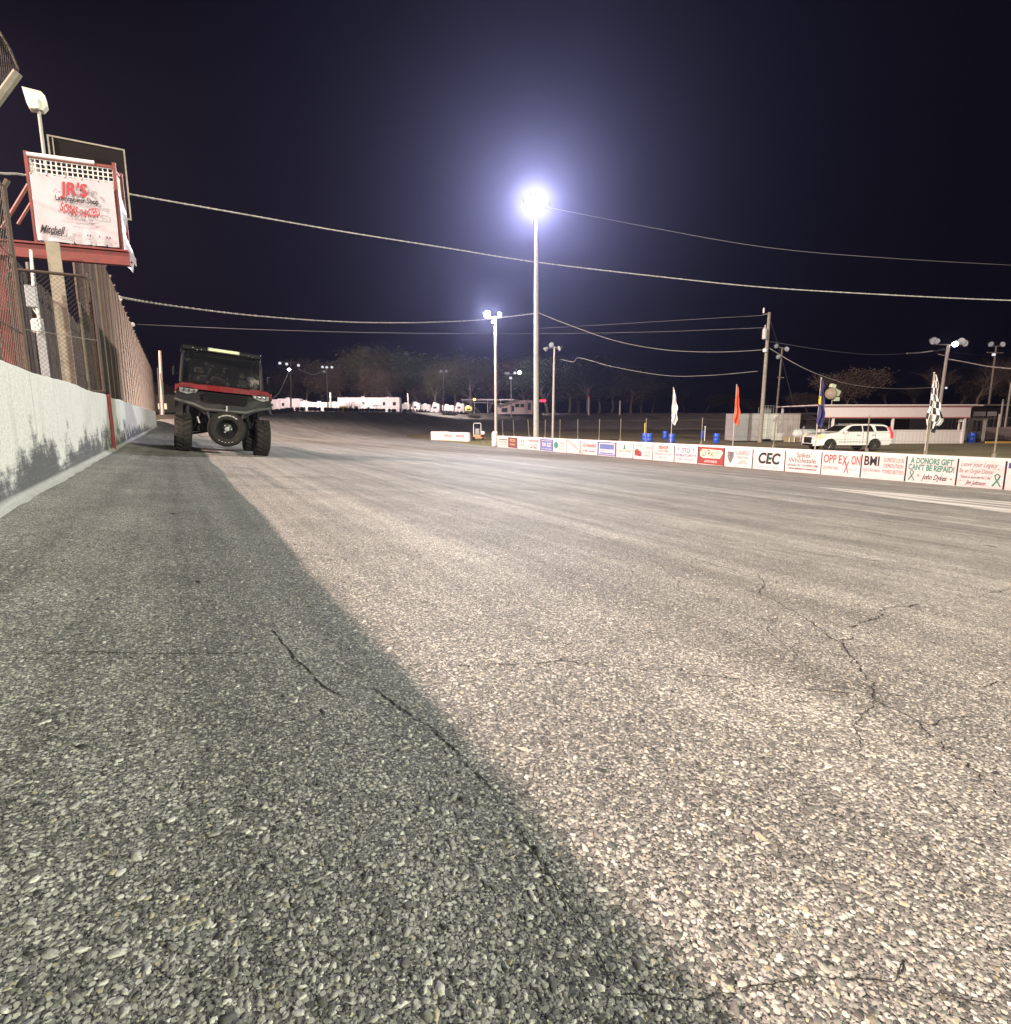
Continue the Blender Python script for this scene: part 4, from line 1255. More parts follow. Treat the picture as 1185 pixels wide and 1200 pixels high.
for k in range(3): a = k * 2.1; mb.lathe([(.0, .05), (.018, .045), (.02, .0)], 8, Matrix.Translation((.075 * math.cos(a), 0, .075 * math.sin(a))) @ Mw)
obj('hub', mb, M['grey_metal'], sp, smooth=True)
mb = MB()
rs_ = random.Random(8)
for k in range(15):
    a = R(52 + k * 5.4); ln = rs_.uniform(.012, .022)
    mb.box((.27 * math.cos(a), -.146, .27 * math.sin(a)), (ln, .003, .026), Euler((0, -(a - PI / 2), 0)))
for k in range(5):
    a = R(238 + k * 13)
    mb.box((.27 * math.cos(a), -.146, .27 * math.sin(a)), (.02, .003, .012), Euler((0, -(a - PI / 2), 0)))
obj('sidewall_marks', mb, mat('tyre_chalk', (.45, .42, .4), .8), sp)

# ------------------------------------------------------------------ white car on the infield
def facing(px, py, Y):
    p = P(px, py, Y)
    return p
SUVY = 38.5
p = facing(955, 526.2, SUVY)
gzs = front(p.x, p.y)
suv = thing('parked_car', 'large white sport utility car parked side on in the infield behind the low wall', 'car', (p.x, p.y, gzs), -YAW + R(2))
Ls = 5.3; zr = 1.80
Wd = 1.98
def arch(cx, r, n=9): return [(cx + r * math.cos(a), .40 + r * math.sin(a)) for a in [PI - PI * k / n for k in range(n + 1)]]
low = [(.06, .34)] + [(x, z) for x, z in arch(1.05, .45) if z > .34] + [(x, z) for x, z in arch(4.12, .45) if z > .34] + [(5.14, .42), (5.28, .6), (5.30, .95), (5.24, 1.26), (1.62, 1.26), (1.15, 1.20), (.40, 1.12), (.12, .98), (.02, .7)]
mw = mat('car_white', (.76, .75, .74), .22, coat=.8)
nb = len(low)
mb = MB()
def suvy(x, near):     # plan taper at nose and tail
    t = .28 * max(0, 1 - x / .7) ** 2 + .10 * max(0, (x - 4.9) / .4) ** 2
    return t if near else Wd - t
vs = []
for near, ins in ((True, .07), (True, 0), (False, 0), (False, .07)):
    for x, z in low:
        zi = z
        yy = suvy(x, near)
        if ins: yy = yy + (-.0 if near else .0); 
        vs.append((x, yy + (0 if not ins else (.0)), zi))
# keep simple two-sided extrusion with crowned shoulders
vs = [(x, suvy(x, True) + (.06 if z > 1.1 else 0) , z) for x, z in low] + [(x, suvy(x, False) - (.06 if z > 1.1 else 0), z) for x, z in low]
mb.add(vs, [(i, (i + 1) % nb, nb + (i + 1) % nb, nb + i) for i in range(nb)] + [tuple(range(nb - 1, -1, -1)), tuple(range(nb, 2 * nb))])
obj('body', mb, mw, suv)
gb = [(1.55, 1.255), (2.28, 1.70), (2.62, 1.78), (3.6, zr), (4.75, 1.76), (4.98, 1.68), (5.23, 1.255)]
def gy(z): return .065 + .20 * (z - 1.255) / .55
vs = [(x, gy(z), z) for x, z in gb] + [(x, Wd - gy(z), z) for x, z in gb]; ng = len(gb)
mb = MB(); mb.add(vs, [(i, (i + 1) % ng, ng + (i + 1) % ng, ng + i) for i in range(ng)] + [tuple(range(ng - 1, -1, -1)), tuple(range(ng, 2 * ng))])
obj('cabin', mb, mw, suv)
mgl = mat('car_glass', (.01, .01, .012), .05, coat=1)
def win(poly):
    for near in (True, False):
        f = lambda z, o: (gy(z) - o) if near else (Wd - gy(z) + o)
        mb = MB(); k = len(poly)
        mb.add([(x, f(z, .012), z) for x, z in poly] + [(x, f(z, -.02), z) for x, z in poly], [(i, (i + 1) % k, k + (i + 1) % k, k + i) for i in range(k)] + [tuple(range(k))])
        obj('window', mb, mgl, suv)
win([(1.98, 1.30), (2.50, 1.66), (2.66, 1.70), (3.22, 1.71), (3.22, 1.30)])
win([(3.30, 1.30), (3.30, 1.71), (3.88, 1.70), (4.04, 1.30)])
win([(4.22, 1.33), (4.14, 1.69), (4.72, 1.67), (4.93, 1.58), (5.00, 1.33)])
mb = MB(); k = [(1.62, 1.29), (2.26, 1.675)]
mb.add([(k[0][0] - .01, .16, k[0][1] + .01), (k[0][0] - .01, Wd - .16, k[0][1] + .01), (k[1][0] - .01, Wd - .28, k[1][1] + .02), (k[1][0] - .01, .28, k[1][1] + .02)], [(0, 1, 2, 3)])
obj('windshield', mb, mgl, suv)
mb = MB(); mb.add([(5.02, .30, 1.63), (5.02, Wd - .30, 1.63), (5.20, Wd - .2, 1.33), (5.20, .2, 1.33)], [(0, 1, 2, 3)]); obj('rear_window', mb, mgl, suv)
for near in (True, False):
    s = -1 if near else 1; y0 = 0 if near else Wd
    for x in (1.05, 4.12):
        wh = bpy.data.objects.new('wheel', None); COL.objects.link(wh); wh.parent = suv; wh.location = (x, y0 + (.13 if near else -.13), .39)
        Mx = Matrix.Rotation(R(90), 4, 'X')
        mb = MB(); mb.lathe([(.25, -.13), (.36, -.135), (.39, -.10), (.39, .10), (.36, .135), (.25, .13)], 28, Mx); obj('tyre', mb, M['rubber'], wh, smooth=True)
        mb = MB(); mb.lathe([(.26, -.12), (.24, 0), (.24, .12)], 24, Mx)
        obj('rim', mb, M['dark'], wh, smooth=True)
        mb = MB()
        for q in range(6):
            a = 2 * PI * q / 6 + x
            mb.tube((0, s * .12, 0), (.25 * math.cos(a + .1), s * .125, .25 * math.sin(a + .1)), .022, n=5)
        mb.lathe([(.05, -.14), (.05, .14)], 10, Mx); mb.path([(.25 * math.cos(a), s * .12, .25 * math.sin(a)) for a in [2 * PI * g / 24 for g in range(24)]], .012, 5, closed=True)
        obj('spokes', mb, M['chrome'], wh)
    mb = MB(); mb.prism([(4.98, 1.62), (5.08, 1.62), (5.31, 1.20), (5.32, .86), (5.22, .86), (5.20, 1.18)], y0 - .012 if near else y0 - .1, y0 + .1 if near else y0 + .012, 'y')
    obj('tail_light', mb, mat('tail_red', (.5, .01, .015), .2, coat=1, emit=(1, .05, .06), estr=.6 if near else .3), suv)
    mb = MB(); mb.prism([(.12, 1.0), (.35, 1.11), (.62, 1.10), (.50, .98), (.20, .92)], y0 + (.01 if near else -.25), y0 + (.25 if near else -.01), 'y'); obj('headlight', mb, mat('headlight_warm', (.9, .75, .35), .2, coat=1, emit=(1, .75, .3), estr=.35), suv)
    mb = MB(); mb.box((1.98, y0 + s * .10, 1.30), (.14, .2, .15), bev=.03); obj('mirror', mb, mw, suv)
    mb = MB()
    for x in (2.95, 3.98): mb.box((x, y0 + s * .012, 1.08), (.2, .025, .03), bev=.008)
    mb.box((2.6, y0 + s * .006, .62), (2.0, .02, .03)); obj('handles_and_trim', mb, M['chrome'], suv)
    mb = MB(); mb.box((2.59, y0 + s * .012, .36), (2.2, .06, .08)); obj('side_step', mb, M['black_plastic'], suv)
    mb = MB(); mb.tube((2.5, y0 - s * .3, 1.83), (4.7, y0 - s * .3, 1.82), .02, n=6); obj('roof_rail', mb, M['chrome'], suv)
mb = MB(); mb.box((0.03, Wd / 2, .72), (.06, .9, .4), bev=.02); mb.box((.1, Wd / 2, .4), (.2, 1.2, .14)); obj('grille', mb, M['black_plastic'], suv)
for x in (2.02, 3.26, 4.10):
    mb = MB(); mb.box((x, -.0015, .86), (.012, .004, .78)); obj('door_seam', mb, M['dark'], suv)

# ------------------------------------------------------------------ blue barrels
def barrel(px, pyb, Y, label):
    p = P(px, pyb, Y); z = front(p.x, p.y)
    if barrel.src is None:
        t_ = thing('barrel', label, 'barrel', (p.x, p.y, z), group='blue barrels on the infield grass')
        mb = MB(); mb.lathe([(.27, 0), (.285, .02), (.285, .25), (.295, .27), (.285, .29), (.285, .58), (.295, .60), (.285, .62), (.285, .86), (.27, .89), (.26, .89), (.255, .87)], 24)
        obj('drum', mb, M['blue_plastic'], t_, smooth=True)
        mb = MB(); mb.lathe([(.24, .862), (.24, .868)], 20); obj('lid', mb, mat('barrel_lid', (.015, .05, .3), .5), t_)
        barrel.src = t_; return t_
    t_ = copy_tree(barrel.src); t_.location = (p.x, p.y, z); t_['label'] = label; t_['category'] = 'barrel'
    return t_
barrel.src = None
def bY(pyb): return 2.33 * 683 / (pyb - 489.5)
barrel(756, 517.5, bY(517.5), 'blue barrel standing directly under the yellow post')
barrel(761, 518, bY(518) - .8, 'blue barrel touching the right side of the one under the yellow post')
barrel(779.5, 513.5, bY(513.5), 'blue barrel just left of the white flag pole, farther back')
barrel(787, 519.5, bY(519.5), 'blue barrel just right of the white flag pole, nearest of all')
barrel(824, 513, bY(513), 'blue barrel with a small white post standing behind it')
barrel(839.5, 519, bY(519), 'blue barrel left of the red flag')
barrel(1138.5, 519.8, 52, 'dark blue barrel in front of the corrugated shed beside the pavilion')
q = P(755.3, 517, bY(517) + 1); z = front(q.x, q.y)
mb = MB(); mb.tube((q.x, q.y, z), (q.x, q.y, P(755.3, 495.5, bY(517) + 1).z), .06, n=10)
tag(obj('marker_post', mb, M['yellow_paint'], smooth=True), 'yellow marker post standing behind the paired blue barrels', 'post')
q = P(826, 512, 60); z = front(q.x, q.y)
mb = MB(); mb.tube((q.x, q.y, z), (q.x, q.y, P(826, 500, 60).z), .045, n=8); mb.lathe([(0, 0), (.08, .03), (.07, .1), (0, .12)], 8, Matrix.Translation((q.x, q.y, P(826, 500.5, 60).z)))
tag(obj('short_post', mb, M['white_paint']), 'short white capped post behind the fifth blue barrel', 'post')
# low dark heap of tyres near wall
q = P(718.5, 516, 50); z = front(q.x, q.y)
rt = thing('tyre_bundle', 'low dark tyres lying in the grass behind the blue grey sign', 'tyres', (q.x, q.y, z))
for (dx, dy, dz) in ((-.28, 0, 0), (.34, .05, 0), (.03, .02, .24)):
    mb = MB(); mb.lathe([(.18, .02), (.32, 0), (.34, .12), (.32, .24), (.18, .22)], 18, Matrix.Translation((dx, dy, dz))); obj('tyre', mb, M['rubber'], rt, smooth=True)

# ------------------------------------------------------------------ ride-on mower with roll bar
q = P(561, 514.3, 64); z = front(q.x, q.y)
mw_ = thing('ride_on_mower', 'small ride on mower with an upright roll bar parked in the opening of the wall', 'mower', (q.x, q.y, z), -YAW)
mb = MB(); mb.path([(-.55, 0, .5), (-.55, 0, 1.7), (-.48, 0, 1.82), (.2, 0, 1.82), (.27, 0, 1.7), (.27, 0, .5)], .04, 7); obj('roll_bar', mb, M['white_metal'], mw_, smooth=True)
mb = MB(); mb.box((-.14, -.1, .62), (.55, .5, .14), bev=.04); mb.box((-.14, .12, .95), (.5, .12, .6), bev=.05); obj('seat', mb, M['grey_metal'], mw_)
mb = MB(); mb.box((-.14, .1, .42), (.9, 1.1, .26), bev=.06); mb.box((.1, -.75, .22), (1.25, .7, .16), bev=.05); obj('body', mb, mat('mower_orange', (.5, .28, .14), .5), mw_)
mb = MB(); mb.lathe([(0, 0), (.2, .08), (.26, .24), (.2, .4), (0, .48)], 14, Matrix.Translation((.5, -.2, .5))); obj('white_hood', mb, M['white_paint'], mw_, smooth=True)
for (x, y, r_) in ((-.62, .3, .28), (.42, .3, .28), (-.45, -1.0, .16), (.55, -1.0, .16)):
    mb = MB(); mb.lathe([(r_ * .5, -.1), (r_, -.08), (r_, .08), (r_ * .5, .1)], 18, Matrix.Translation((x, y, r_)) @ Matrix.Rotation(R(90), 4, 'Y')); obj('wheel', mb, M['rubber'], mw_, smooth=True)
# ------------------------------------------------------------------ lamp poles
def emis(name, col, s):
    return mat(name, (.25, .25, .25), .3, emit=col, estr=s)
E_dim = emis('lamp_glass_dim', (.95, .97, 1.0), .22)
E_mid = emis('lamp_glass_mid', (.9, .95, 1.0), .9)
E_hot = emis('lamp_glass_hot', (.80, .85, 1.0), 60)
M['lamp_case'] = mat('lamp_case', (.3, .3, .3), .4, metal=.3)

def lamp_head(parent, loc, size, az, glass, tilt=35):
    """bell reflector with a glass facing az (radians, world), tilted down"""
    r = size / 2
    Mx = Matrix.Translation(loc) @ Matrix.Rotation(az, 4, 'Z') @ Matrix.Rotation(R(90 + tilt), 4, 'Y')
    mb = MB(); mb.lathe([(r * .30, -r * 1.0), (r * .42, -r * .9), (r * .5, -r * .45), (r * .85, -r * .1), (r, r * .3), (r * .96, r * .32)], 16, Mx); mb.f = mb.f[:-1]
    mb.box(Vector(loc) + Vector((0, 0, -r * .1)), (r * .3, r * .3, r * 1.6))
    h = obj('lamp_head', mb, M['lamp_case'], parent, smooth=True)
    mb = MB(); mb.lathe([(r * .9, r * .24), (r * .6, r * .33), (0, r * .36)], 16, Mx)
    obj('lamp_glass', mb, glass, h, smooth=True)

def az_to_cam(p): return math.atan2(-p.y, -p.x)

def pole(name, label, base_px, top_px, Y, rb, rt_, m, lamps=(), arm=None, size=.55, zb=None, group=None, cat='lamp pole'):
    b = P(base_px[0], base_px[1], Y)
    zg = front(b.x, b.y) if zb is None else zb
    # follow the pole's own axis down to the ground
    t_ = P(top_px[0], top_px[1], Y)
    f = (t_.z - zg) / max(.1, (t_.z - b.z))
    g = Vector((t_.x + (b.x - t_.x) * f, t_.y + (b.y - t_.y) * f, zg))
    root = thing(name, label, cat, g, group=group)
    top = t_ - g
    mb = MB(); mb.tube((0, 0, -.2), top, rb, rt_, n=12); obj('pole', mb, m, root, smooth=True)
    right = Vector((CY, -SY, 0))
    if arm:
        for (px0, py0, px1, py1) in arm:
            mb = MB(); a, c = P(px0, py0, Y) - g, P(px1, py1, Y) - g
            mb.tube(a, c, .05 * Y / 50, n=6); obj('crossarm', mb, M['wood_pole'], root)
    for (px, py, gl, *rest) in lamps:
        q = P(px, py, Y - .25) - g
        daz = rest[0] if rest else 0
        lamp_head(root, q, (rest[1] if len(rest) > 1 else size), az_to_cam(g) + R(daz), gl, 20)
    return root, g

mc = M['conc_pole']; mw2 = M['wood_pole']
LAMP_Y = 50.0
big, gbig = pole('tall_light_pole', 'tallest light pole in the middle carrying the brightest blue white floodlights', (628.5, 514), (628.5, 240), LAMP_Y, .24, .15, mc,
    lamps=[(619, 236, E_hot, 8), (625, 233, E_hot, 0), (631.5, 233.5, E_hot, -5), (638, 237, E_hot, -12), (622, 241, E_hot, 10), (635, 242, E_hot, -8), (628.5, 240, E_hot, 0)], arm=[(617, 240, 640, 241)], size=.55)
d_, gd = pole('light_pole', 'shorter light pole with one glaring lamp left of the tallest pole', (581.3, 512), (580.6, 371), 53, .14, .11, mc,
    lamps=[(571, 368, E_hot, 5, .62), (577.5, 377, E_mid, 20, .35), (586, 368.5, E_dim, -60, .5)], arm=[(571, 373, 589, 371)])
e_, ge = pole('light_pole', 'concrete light pole right of the tallest pole with three unlit grey lamp heads', (647.8, 513), (649.8, 406), 60, .13, .10, mc,
    lamps=[(640, 409, E_dim, 70), (646, 404, E_dim, 20), (656, 408, E_dim, -60)], arm=[(639, 408, 658, 407)])
f_, gf = pole('light_pole', 'thin distant light pole with a row of four small lamps above the pink building', (599.5, 484), (599, 441), 125, .14, .12, mc,
    lamps=[(592.5, 437.3, E_dim, 30), (595.5, 437.3, E_dim, 10), (603.5, 437, E_mid, 0), (609, 436.3, E_hot, 0, .8), (598.5, 442.8, E_mid, 0)], arm=[(591, 438.5, 611, 438)], size=.7, zb=1.2)
a_, ga = pole('light_pole', 'distant light pole with four lamps just right of the utility vehicle', (341, 484), (340.7, 422), 112, .16, .13, mw2,
    lamps=[(328, 425.5, E_mid, 0), (336, 426.5, E_mid, 0), (350, 428, E_mid, -20), (339, 433, E_hot, 0, .55)], arm=[(327, 424, 352, 425.5)], size=.6, zb=1.2)
b_, gb_ = pole('light_pole', 'distant light pole with three lamps in front of the long white trailer', (384.5, 481), (382.6, 430), 115, .16, .13, mc,
    lamps=[(378, 430, E_mid, 0), (383, 430.3, E_mid, 0), (389, 430.3, E_mid, 0), (380, 435.5, E_dim, 0, .5)], arm=[(376, 430, 391, 430)], size=.55, zb=1.3)
g_, gg = pole('utility_pole', 'leaning wooden utility pole with a grey transformer at the left end of the grey trailer', (891, 513), (901.8, 366), 56, .20, .14, mw2,
    arm=[(894.5, 368.5, 902, 367.5)], cat='utility pole')
q = P(896.3, 391, 55.6) - gg
mb = MB(); mb.lathe([(.0, -.55), (.20, -.5), (.22, -.45), (.22, .4), (.12, .52), (.05, .62), (.04, .8), (0, .8)], 14, Matrix.Translation(q)); mb.box(q + Vector((.2, 0, .1)), (.3, .08, .08)); obj('transformer', mb, mat('transformer_grey', (.5, .5, .5), .5, noise=.2), g_, smooth=True)
q = P(896.7, 410.5, 55.6) - gg
mb = MB(); mb.lathe([(0, -.18), (.2, -.15), (.22, .1), (.1, .2), (0, .2)], 12, Matrix.Translation(q)); obj('insulator', mb, M['white_paint'], g_, smooth=True)
q = P(895, 367, 55.6) - gg
mb = MB(); mb.lathe([(0, 0), (.08, .02), (.08, .4), (.03, .5), (0, .5)], 8, Matrix.Translation(q)); obj('insulator', mb, M['white_paint'], g_, smooth=True)
h_, gh = pole('light_pole', 'dim light pole with three lamp heads standing behind the leaning utility pole', (910, 484), (917, 407), 85, .16, .12, mw2,
    lamps=[(909.6, 405.3, E_dim, 40), (922.6, 408.8, E_dim, -30), (912, 417.8, E_dim, 30)], arm=[(909, 406, 924, 409.5), (911, 442, 919, 442.6)], size=.75, zb=-1.7)
i_, gi = pole('light_pole', 'leaning concrete light pole behind the pavilion roof with bright lamp heads', (1100, 486), (1111.8, 404), 62, .19, .15, mc,
    lamps=[(1093.5, 399, E_dim, 40, .8), (1098, 399.5, E_dim, 20, .6), (1119.6, 403, E_hot, 0, .6), (1127.5, 400, E_dim, -20, .8), (1131.5, 401.5, E_dim, -40, .8), (1109, 454.5, E_mid, 0, .25)],
    arm=[(1095, 403.5, 1128, 404.5), (1100, 415, 1108, 417)])
j_, gj = pole('light_pole', 'thin dark light pole near the right edge with two lamp heads on a short bar', (1157.5, 486), (1167.8, 406), 84, .15, .12, mw2,
    lamps=[(1161, 403.2, E_dim, 40, .8), (1176, 403.2, E_dim, -40, .8), (1164.8, 415.5, E_mid, 0, .5)], arm=[(1160, 405.5, 1177, 405.5), (1157, 413, 1176, 413.5)])
for px, pt, pb, Y, lab in ((1180, 448, 486, 70, 'pale bare post near the right edge above the dark building'), (1173.5, 468, 486, 70, 'thin short bare post left of the pale post at the right edge'),
                           (388, 460, 484, 120, 'short white post in front of the trailers beside the second light pole'), (690, 466, 482, 118, 'short post with a red top on the far banking'), (726.5, 469.5, 482, 118, 'plain short pale post on the far banking'),
                           (478.5, 461, 482, 122, 'short thin post between the long trailer and the next one')):
    q = P(px, pb, Y); z = (front(q.x, q.y) if Y < 80 else 1.2)
    r_ = .0016 * Y
    po = thing('post', lab, 'post', (q.x, q.y, z))
    mb = MB(); mb.tube((0, 0, 0), (0, 0, P(px, pt, Y).z - z), r_, r_ * .9, n=8); obj('shaft', mb, M['conc_pole'], po, smooth=True)
    if px == 690: mb = MB(); mb.tube((0, 0, P(px, pt, Y).z - z), (0, 0, P(px, pt - 2, Y).z - z), r_ * 1.3, n=8); obj('cap', mb, mat('cap_red', (.5, .05, .05), .5), po)

# two bright poles beyond the end of the left wall
for px0, py0, px1, py1, Y, r_, lab in ((191, 492, 187.3, 411, 60, .17, 'thick pale post just beyond the far end of the left wall'), (188.5, 492, 184.5, 431, 64, .08, 'thin grey post beside the thick pale post beyond the left wall')):
    a, b = P(px0, py0, Y), P(px1, py1, Y)
    g = Vector((a.x, a.y, .2)); po = thing('pole', lab, 'pole', g)
    mb = MB(); mb.tube((0, 0, -.1), b - g, r_, r_ * .85, n=10); obj('shaft', mb, mat('pale_pole', (.62, .50, .42), .7, noise=.2), po, smooth=True)

# ------------------------------------------------------------------ overhead cables
def cable(pts, r, label, m=None, cat='cable', tape=False):
    ps = [P(*p) for p in pts]
    # smooth through the points
    out = []
    n = len(ps)
    for i in range(n - 1):
        p0, p1, p2, p3 = ps[max(0, i - 1)], ps[i], ps[i + 1], ps[min(n - 1, i + 2)]
        for k in range(14):
            t = k / 14
            out.append(.5 * ((2 * p1) + (p2 - p0) * t + (2 * p0 - 5 * p1 + 4 * p2 - p3) * t * t + (3 * p1 - p0 - 3 * p2 + p3) * t ** 3))
    out.append(ps[-1])
    mb = MB(); mb.path(out, r, 6)
    if tape:
        rr_ = random.Random(len(pts))
        L = 0
        for a, b in zip(out[:-1], out[1:]):
            d = (b - a).length; k = 0
            while k < d:
                q = a.lerp(b, k / d)
                u = (b - a).normalized()
                mb.tube(q, q + u * .05, r * 1.55, r * 1.25, n=6); k += rr_.uniform(.25, .6)
    return tag(obj('overhead_cable', mb, m or M['cable'], smooth=True), label, cat, 'overhead cables')
M['cable_dim'] = mat('cable_dim', (.16, .16, .17), .6)
cable([(-60, 196, 15), (0, 203, 15.5), (35, 206, 16.2), (152, 227.5, 18), (280, 250, 20), (400, 271, 22), (520, 290, 24), (628, 307, 26), (780, 325, 27), (900, 337, 28), (1050, 346, 28), (1185, 352, 28), (1400, 358, 28)], .022, 'thick taped overhead cable running right across the sky from the banner', tape=True)
cable([(139, 348, 24), (200, 358, 28), (300, 370, 34), (400, 377, 40), (480, 378, 45), (560, 375, 49), (628, 367, 50)], .032, 'overhead cable from the lamp on the catch fence to the tallest pole', tape=True)
cable([(630, 366, 50), (660, 378, 50.5), (720, 399, 52), (780, 410, 53.5), (840, 412.5, 55), (895, 410, 56)], .035, 'sagging cable from the tallest pole to the leaning utility pole')
cable([(902, 408, 56), (930, 425, 56), (960, 439, 57), (1000, 451, 59), (1050, 455.5, 61), (1085, 454.5, 62), (1107, 453.5, 62)], .035, 'sagging cable from the leaning utility pole to the leaning concrete light pole')
cable([(902, 400, 56), (950, 408, 57), (1000, 414, 59), (1040, 415.5, 60), (1092, 411.5, 62), (1109, 409, 62)], .022, 'upper thin cable between the utility pole and the leaning light pole', M['cable_dim'])
cable([(1063, 414.2, 61), (1080, 413, 61.6), (1093, 411.2, 62)], .06, 'added pale stretch for the lamplit cable end left of the leaning light pole', M['white_metal'])  # pale overlay, puts the lamplight on the cable end into its colour
cable([(1112, 412, 62), (1160, 417, 68), (1200, 420, 74)], .022, 'thin cable leaving the leaning light pole to the right', M['cable_dim'])
cable([(1112, 421, 62), (1130, 424, 58), (1160, 429.5, 52), (1200, 433, 48)], .05, 'taped cable crossing the last pole at the right edge')
cable([(160, 380, 60), (300, 386, 62), (450, 390, 64), (620, 391, 66), (760, 389, 62), (895, 384, 56)], .02, 'long faint lower line across the sky behind the tallest pole', M['cable_dim'])
cable([(628, 385, 70), (700, 381, 66), (800, 375, 61), (895, 369.5, 56)], .018, 'faint upper line ending at the top of the utility pole', M['cable_dim'])
cable([(628, 240, 50), (760, 266, 46), (900, 290, 43), (1050, 303, 41), (1250, 314, 40)], .016, 'faint line leaving the top of the tallest pole towards the right', M['cable_dim'])
cable([(657, 421, 60), (672, 424, 58), (680, 419.5, 58), (720, 430, 57), (780, 440, 57), (830, 440, 57), (888, 435, 56)], .022, 'thin wavy cable from the grey lamp pole to the utility pole')
cable([(903, 376, 56), (915, 415, 60), (932, 481, 66)], .015, 'taut guy wire slanting down from the utility pole', M['cable_dim'])
cable([(339, 434, 105), (333, 448, 105), (327, 460, 106), (318, 468, 106), (306, 473, 106)], .07, 'pale cable dropping from the pole beside the utility vehicle', M['white_metal'])
cable([(350, 432, 105), (358, 436, 108), (368, 439, 111), (380, 434, 115)], .07, 'pale cable slung between the two distant left light poles', M['white_metal'])
cable([(581, 425, 53), (588, 436, 75), (599, 442, 110)], .03, 'short drop cable between the glaring pole and the thin distant one')

# ------------------------------------------------------------------ infield buildings, right
def cam_thing(name, label, cat, px, py, Y, z=None, rz=0.0, group=None):
    p = P(px, py, Y)
    g = front(p.x, p.y) if z is None else z
    return thing(name, label, cat, (p.x, p.y, g), -YAW + rz, group)
def mpp(Y): return Y / 683.0
# grey white enclosed trailer
Y = 58.0; k = mpp(Y)
tr_ = cam_thing('enclosed_trailer', 'long enclosed trailer with grey left end and white side behind the wall', 'trailer', 858, 515, Y)
H1, Lg, Lw2 = 2.72, (890 - 858) * k, (938 - 890) * k
M['corr'] = mat('corrugated_white', (.62, .63, .57), .5, noise=.15, nscale=1)
mb = MB()
mb.box((Lg / 2, .9, H1 / 2 + .06), (Lg, 2.2, H1), bev=.03)
obj('grey_body', mb, mat('trailer_grey', (.40, .38, .39), .5, noise=.2, nscale=1), tr_)
mb = MB(); mb.box((Lg + Lw2 / 2, 1.2, H1 / 2 + .08), (Lw2 - .02, 2.4, H1 - .02), bev=.03); obj('white_body', mb, M['corr'], tr_)
mb = MB()
for i in range(12): mb.box((Lg * (i + .5) / 12, -.205, H1 / 2), (.02, .012, H1 - .1))
for i in range(8): mb.box((Lg + Lw2 * (i + .5) / 8, -.006, H1 / 2), (.015, .012, H1 - .15))
mb.box((Lg + Lw2 / 2, -.008, H1 + .02), (Lw2, .03, .06)); mb.box((Lg / 2, -.21, H1 + .02), (Lg, .03, .06))
obj('ribs', mb, mat('rib_grey', (.33, .33, .32), .5), tr_)
mb = MB()
mb.box((Lg + .7, 0, .12), (.9, .3, .24)); mb.box((Lg + Lw2 * .55, .3, .10), (1.8, .3, .2)); obj('underframe', mb, M['dark'], tr_)
mb = MB(); mb.tube((Lg + .8 + 1, -.03, 1.2), (Lg + 2.2, -.03, 2.1), .01, n=4); mb.box((Lg + 2.9, -.02, 1.3), (.35, .02, .5)); obj('hatch', mb, mat('hatch_pale', (.5, .52, .46), .5), tr_)
mb = MB()
for i in range(5): mb.tube((Lg + .3 + i * .28, .3, H1), (Lg + .3 + i * .28, .3, H1 + .85), .02, n=5); mb.tube((Lg + .3 + i * .28, 1.2, H1), (Lg + .3 + i * .28, 1.2, H1 + .7), .02, n=5)
for z in (.25, .5, .85): mb.tube((Lg + .2, .3, H1 + z), (Lg + 1.5, .3, H1 + z), .02, n=5)
mb.box((Lg + .9, .8, H1 + .3), (.8, .5, .5)); obj('roof_rack', mb, M['galv'], tr_)
for px in (921.5, 927.5, 934.5):
    b = cam_thing('concrete_block', 'tan block %s of the three against the trailer side' % {921.5: 'leftmost', 927.5: 'middle', 934.5: 'rightmost'}[px], 'block', px, 517, 55.5, group='tan blocks by the trailer')
    mb = MB(); mb.box((0, 0, .27), (.34, .35, .54), bev=.02); obj('base', mb, mat('tan_block', (.36, .29, .17), .8, noise=.2), b)
    mb = MB(); mb.box((.2, -.16, .24), (.09, .05, .48)); obj('edge_board', mb, M['white_paint'], b)
# pale tank
tk = cam_thing('tank', 'pale horizontal cylindrical tank between the trailer and the white car', 'tank', 944.5, 515, 56)
mb = MB(); mb.lathe([(0, -1.2), (.35, -1.1), (.5, -.9), (.5, .9), (.35, 1.1), (0, 1.2)], 20, Matrix.Translation((0, .3, .75)) @ Matrix.Rotation(R(90), 4, 'Y')); obj('shell', mb, mat('tank_pale', (.55, .60, .58), .4), tk, smooth=True)
mb = MB(); mb.box((-.5, .3, .15), (.12, .7, .3)); mb.box((.5, .3, .15), (.12, .7, .3)); mb.lathe([(.12, 1.2), (.16, 1.3), (.1, 1.5), (0, 1.55)], 10, Matrix.Translation((-.1, .3, 0))); obj('saddles', mb, M['galv'], tk)

# pavilion
Yp_ = 52.0; k = mpp(Yp_)
pv = cam_thing('pavilion', 'long low open pavilion with pinkish white fascia and half height wall behind the white car', 'pavilion', 958, 510, Yp_, rz=R(-3))
Lp = (1124 - 958) * k * 1.02
def pz(py, yy=Yp_): return P(1000, py, yy).z - pv.location.z
zt1, zt2, zf = pz(474.5), pz(477.5), pz(489)
mb = MB(); mb.box((Lp / 2, 4.0, zt1 - .02), (Lp + .8, 9.0, .09)); mb.box((Lp / 2 + .3, -.38, zt1 - .06), (Lp + 1.2, .10, .12)); obj('roof', mb, mat('roof_pink_white', (.70, .60, .60), .45, noise=.1), pv)
mb = MB(); mb.box((Lp / 2, -.28, (zt2 + zf) / 2), (Lp, .10, zt2 - zf)); obj('fascia', mb, mat('fascia_pale', (.68, .60, .60), .5, noise=.1), pv)
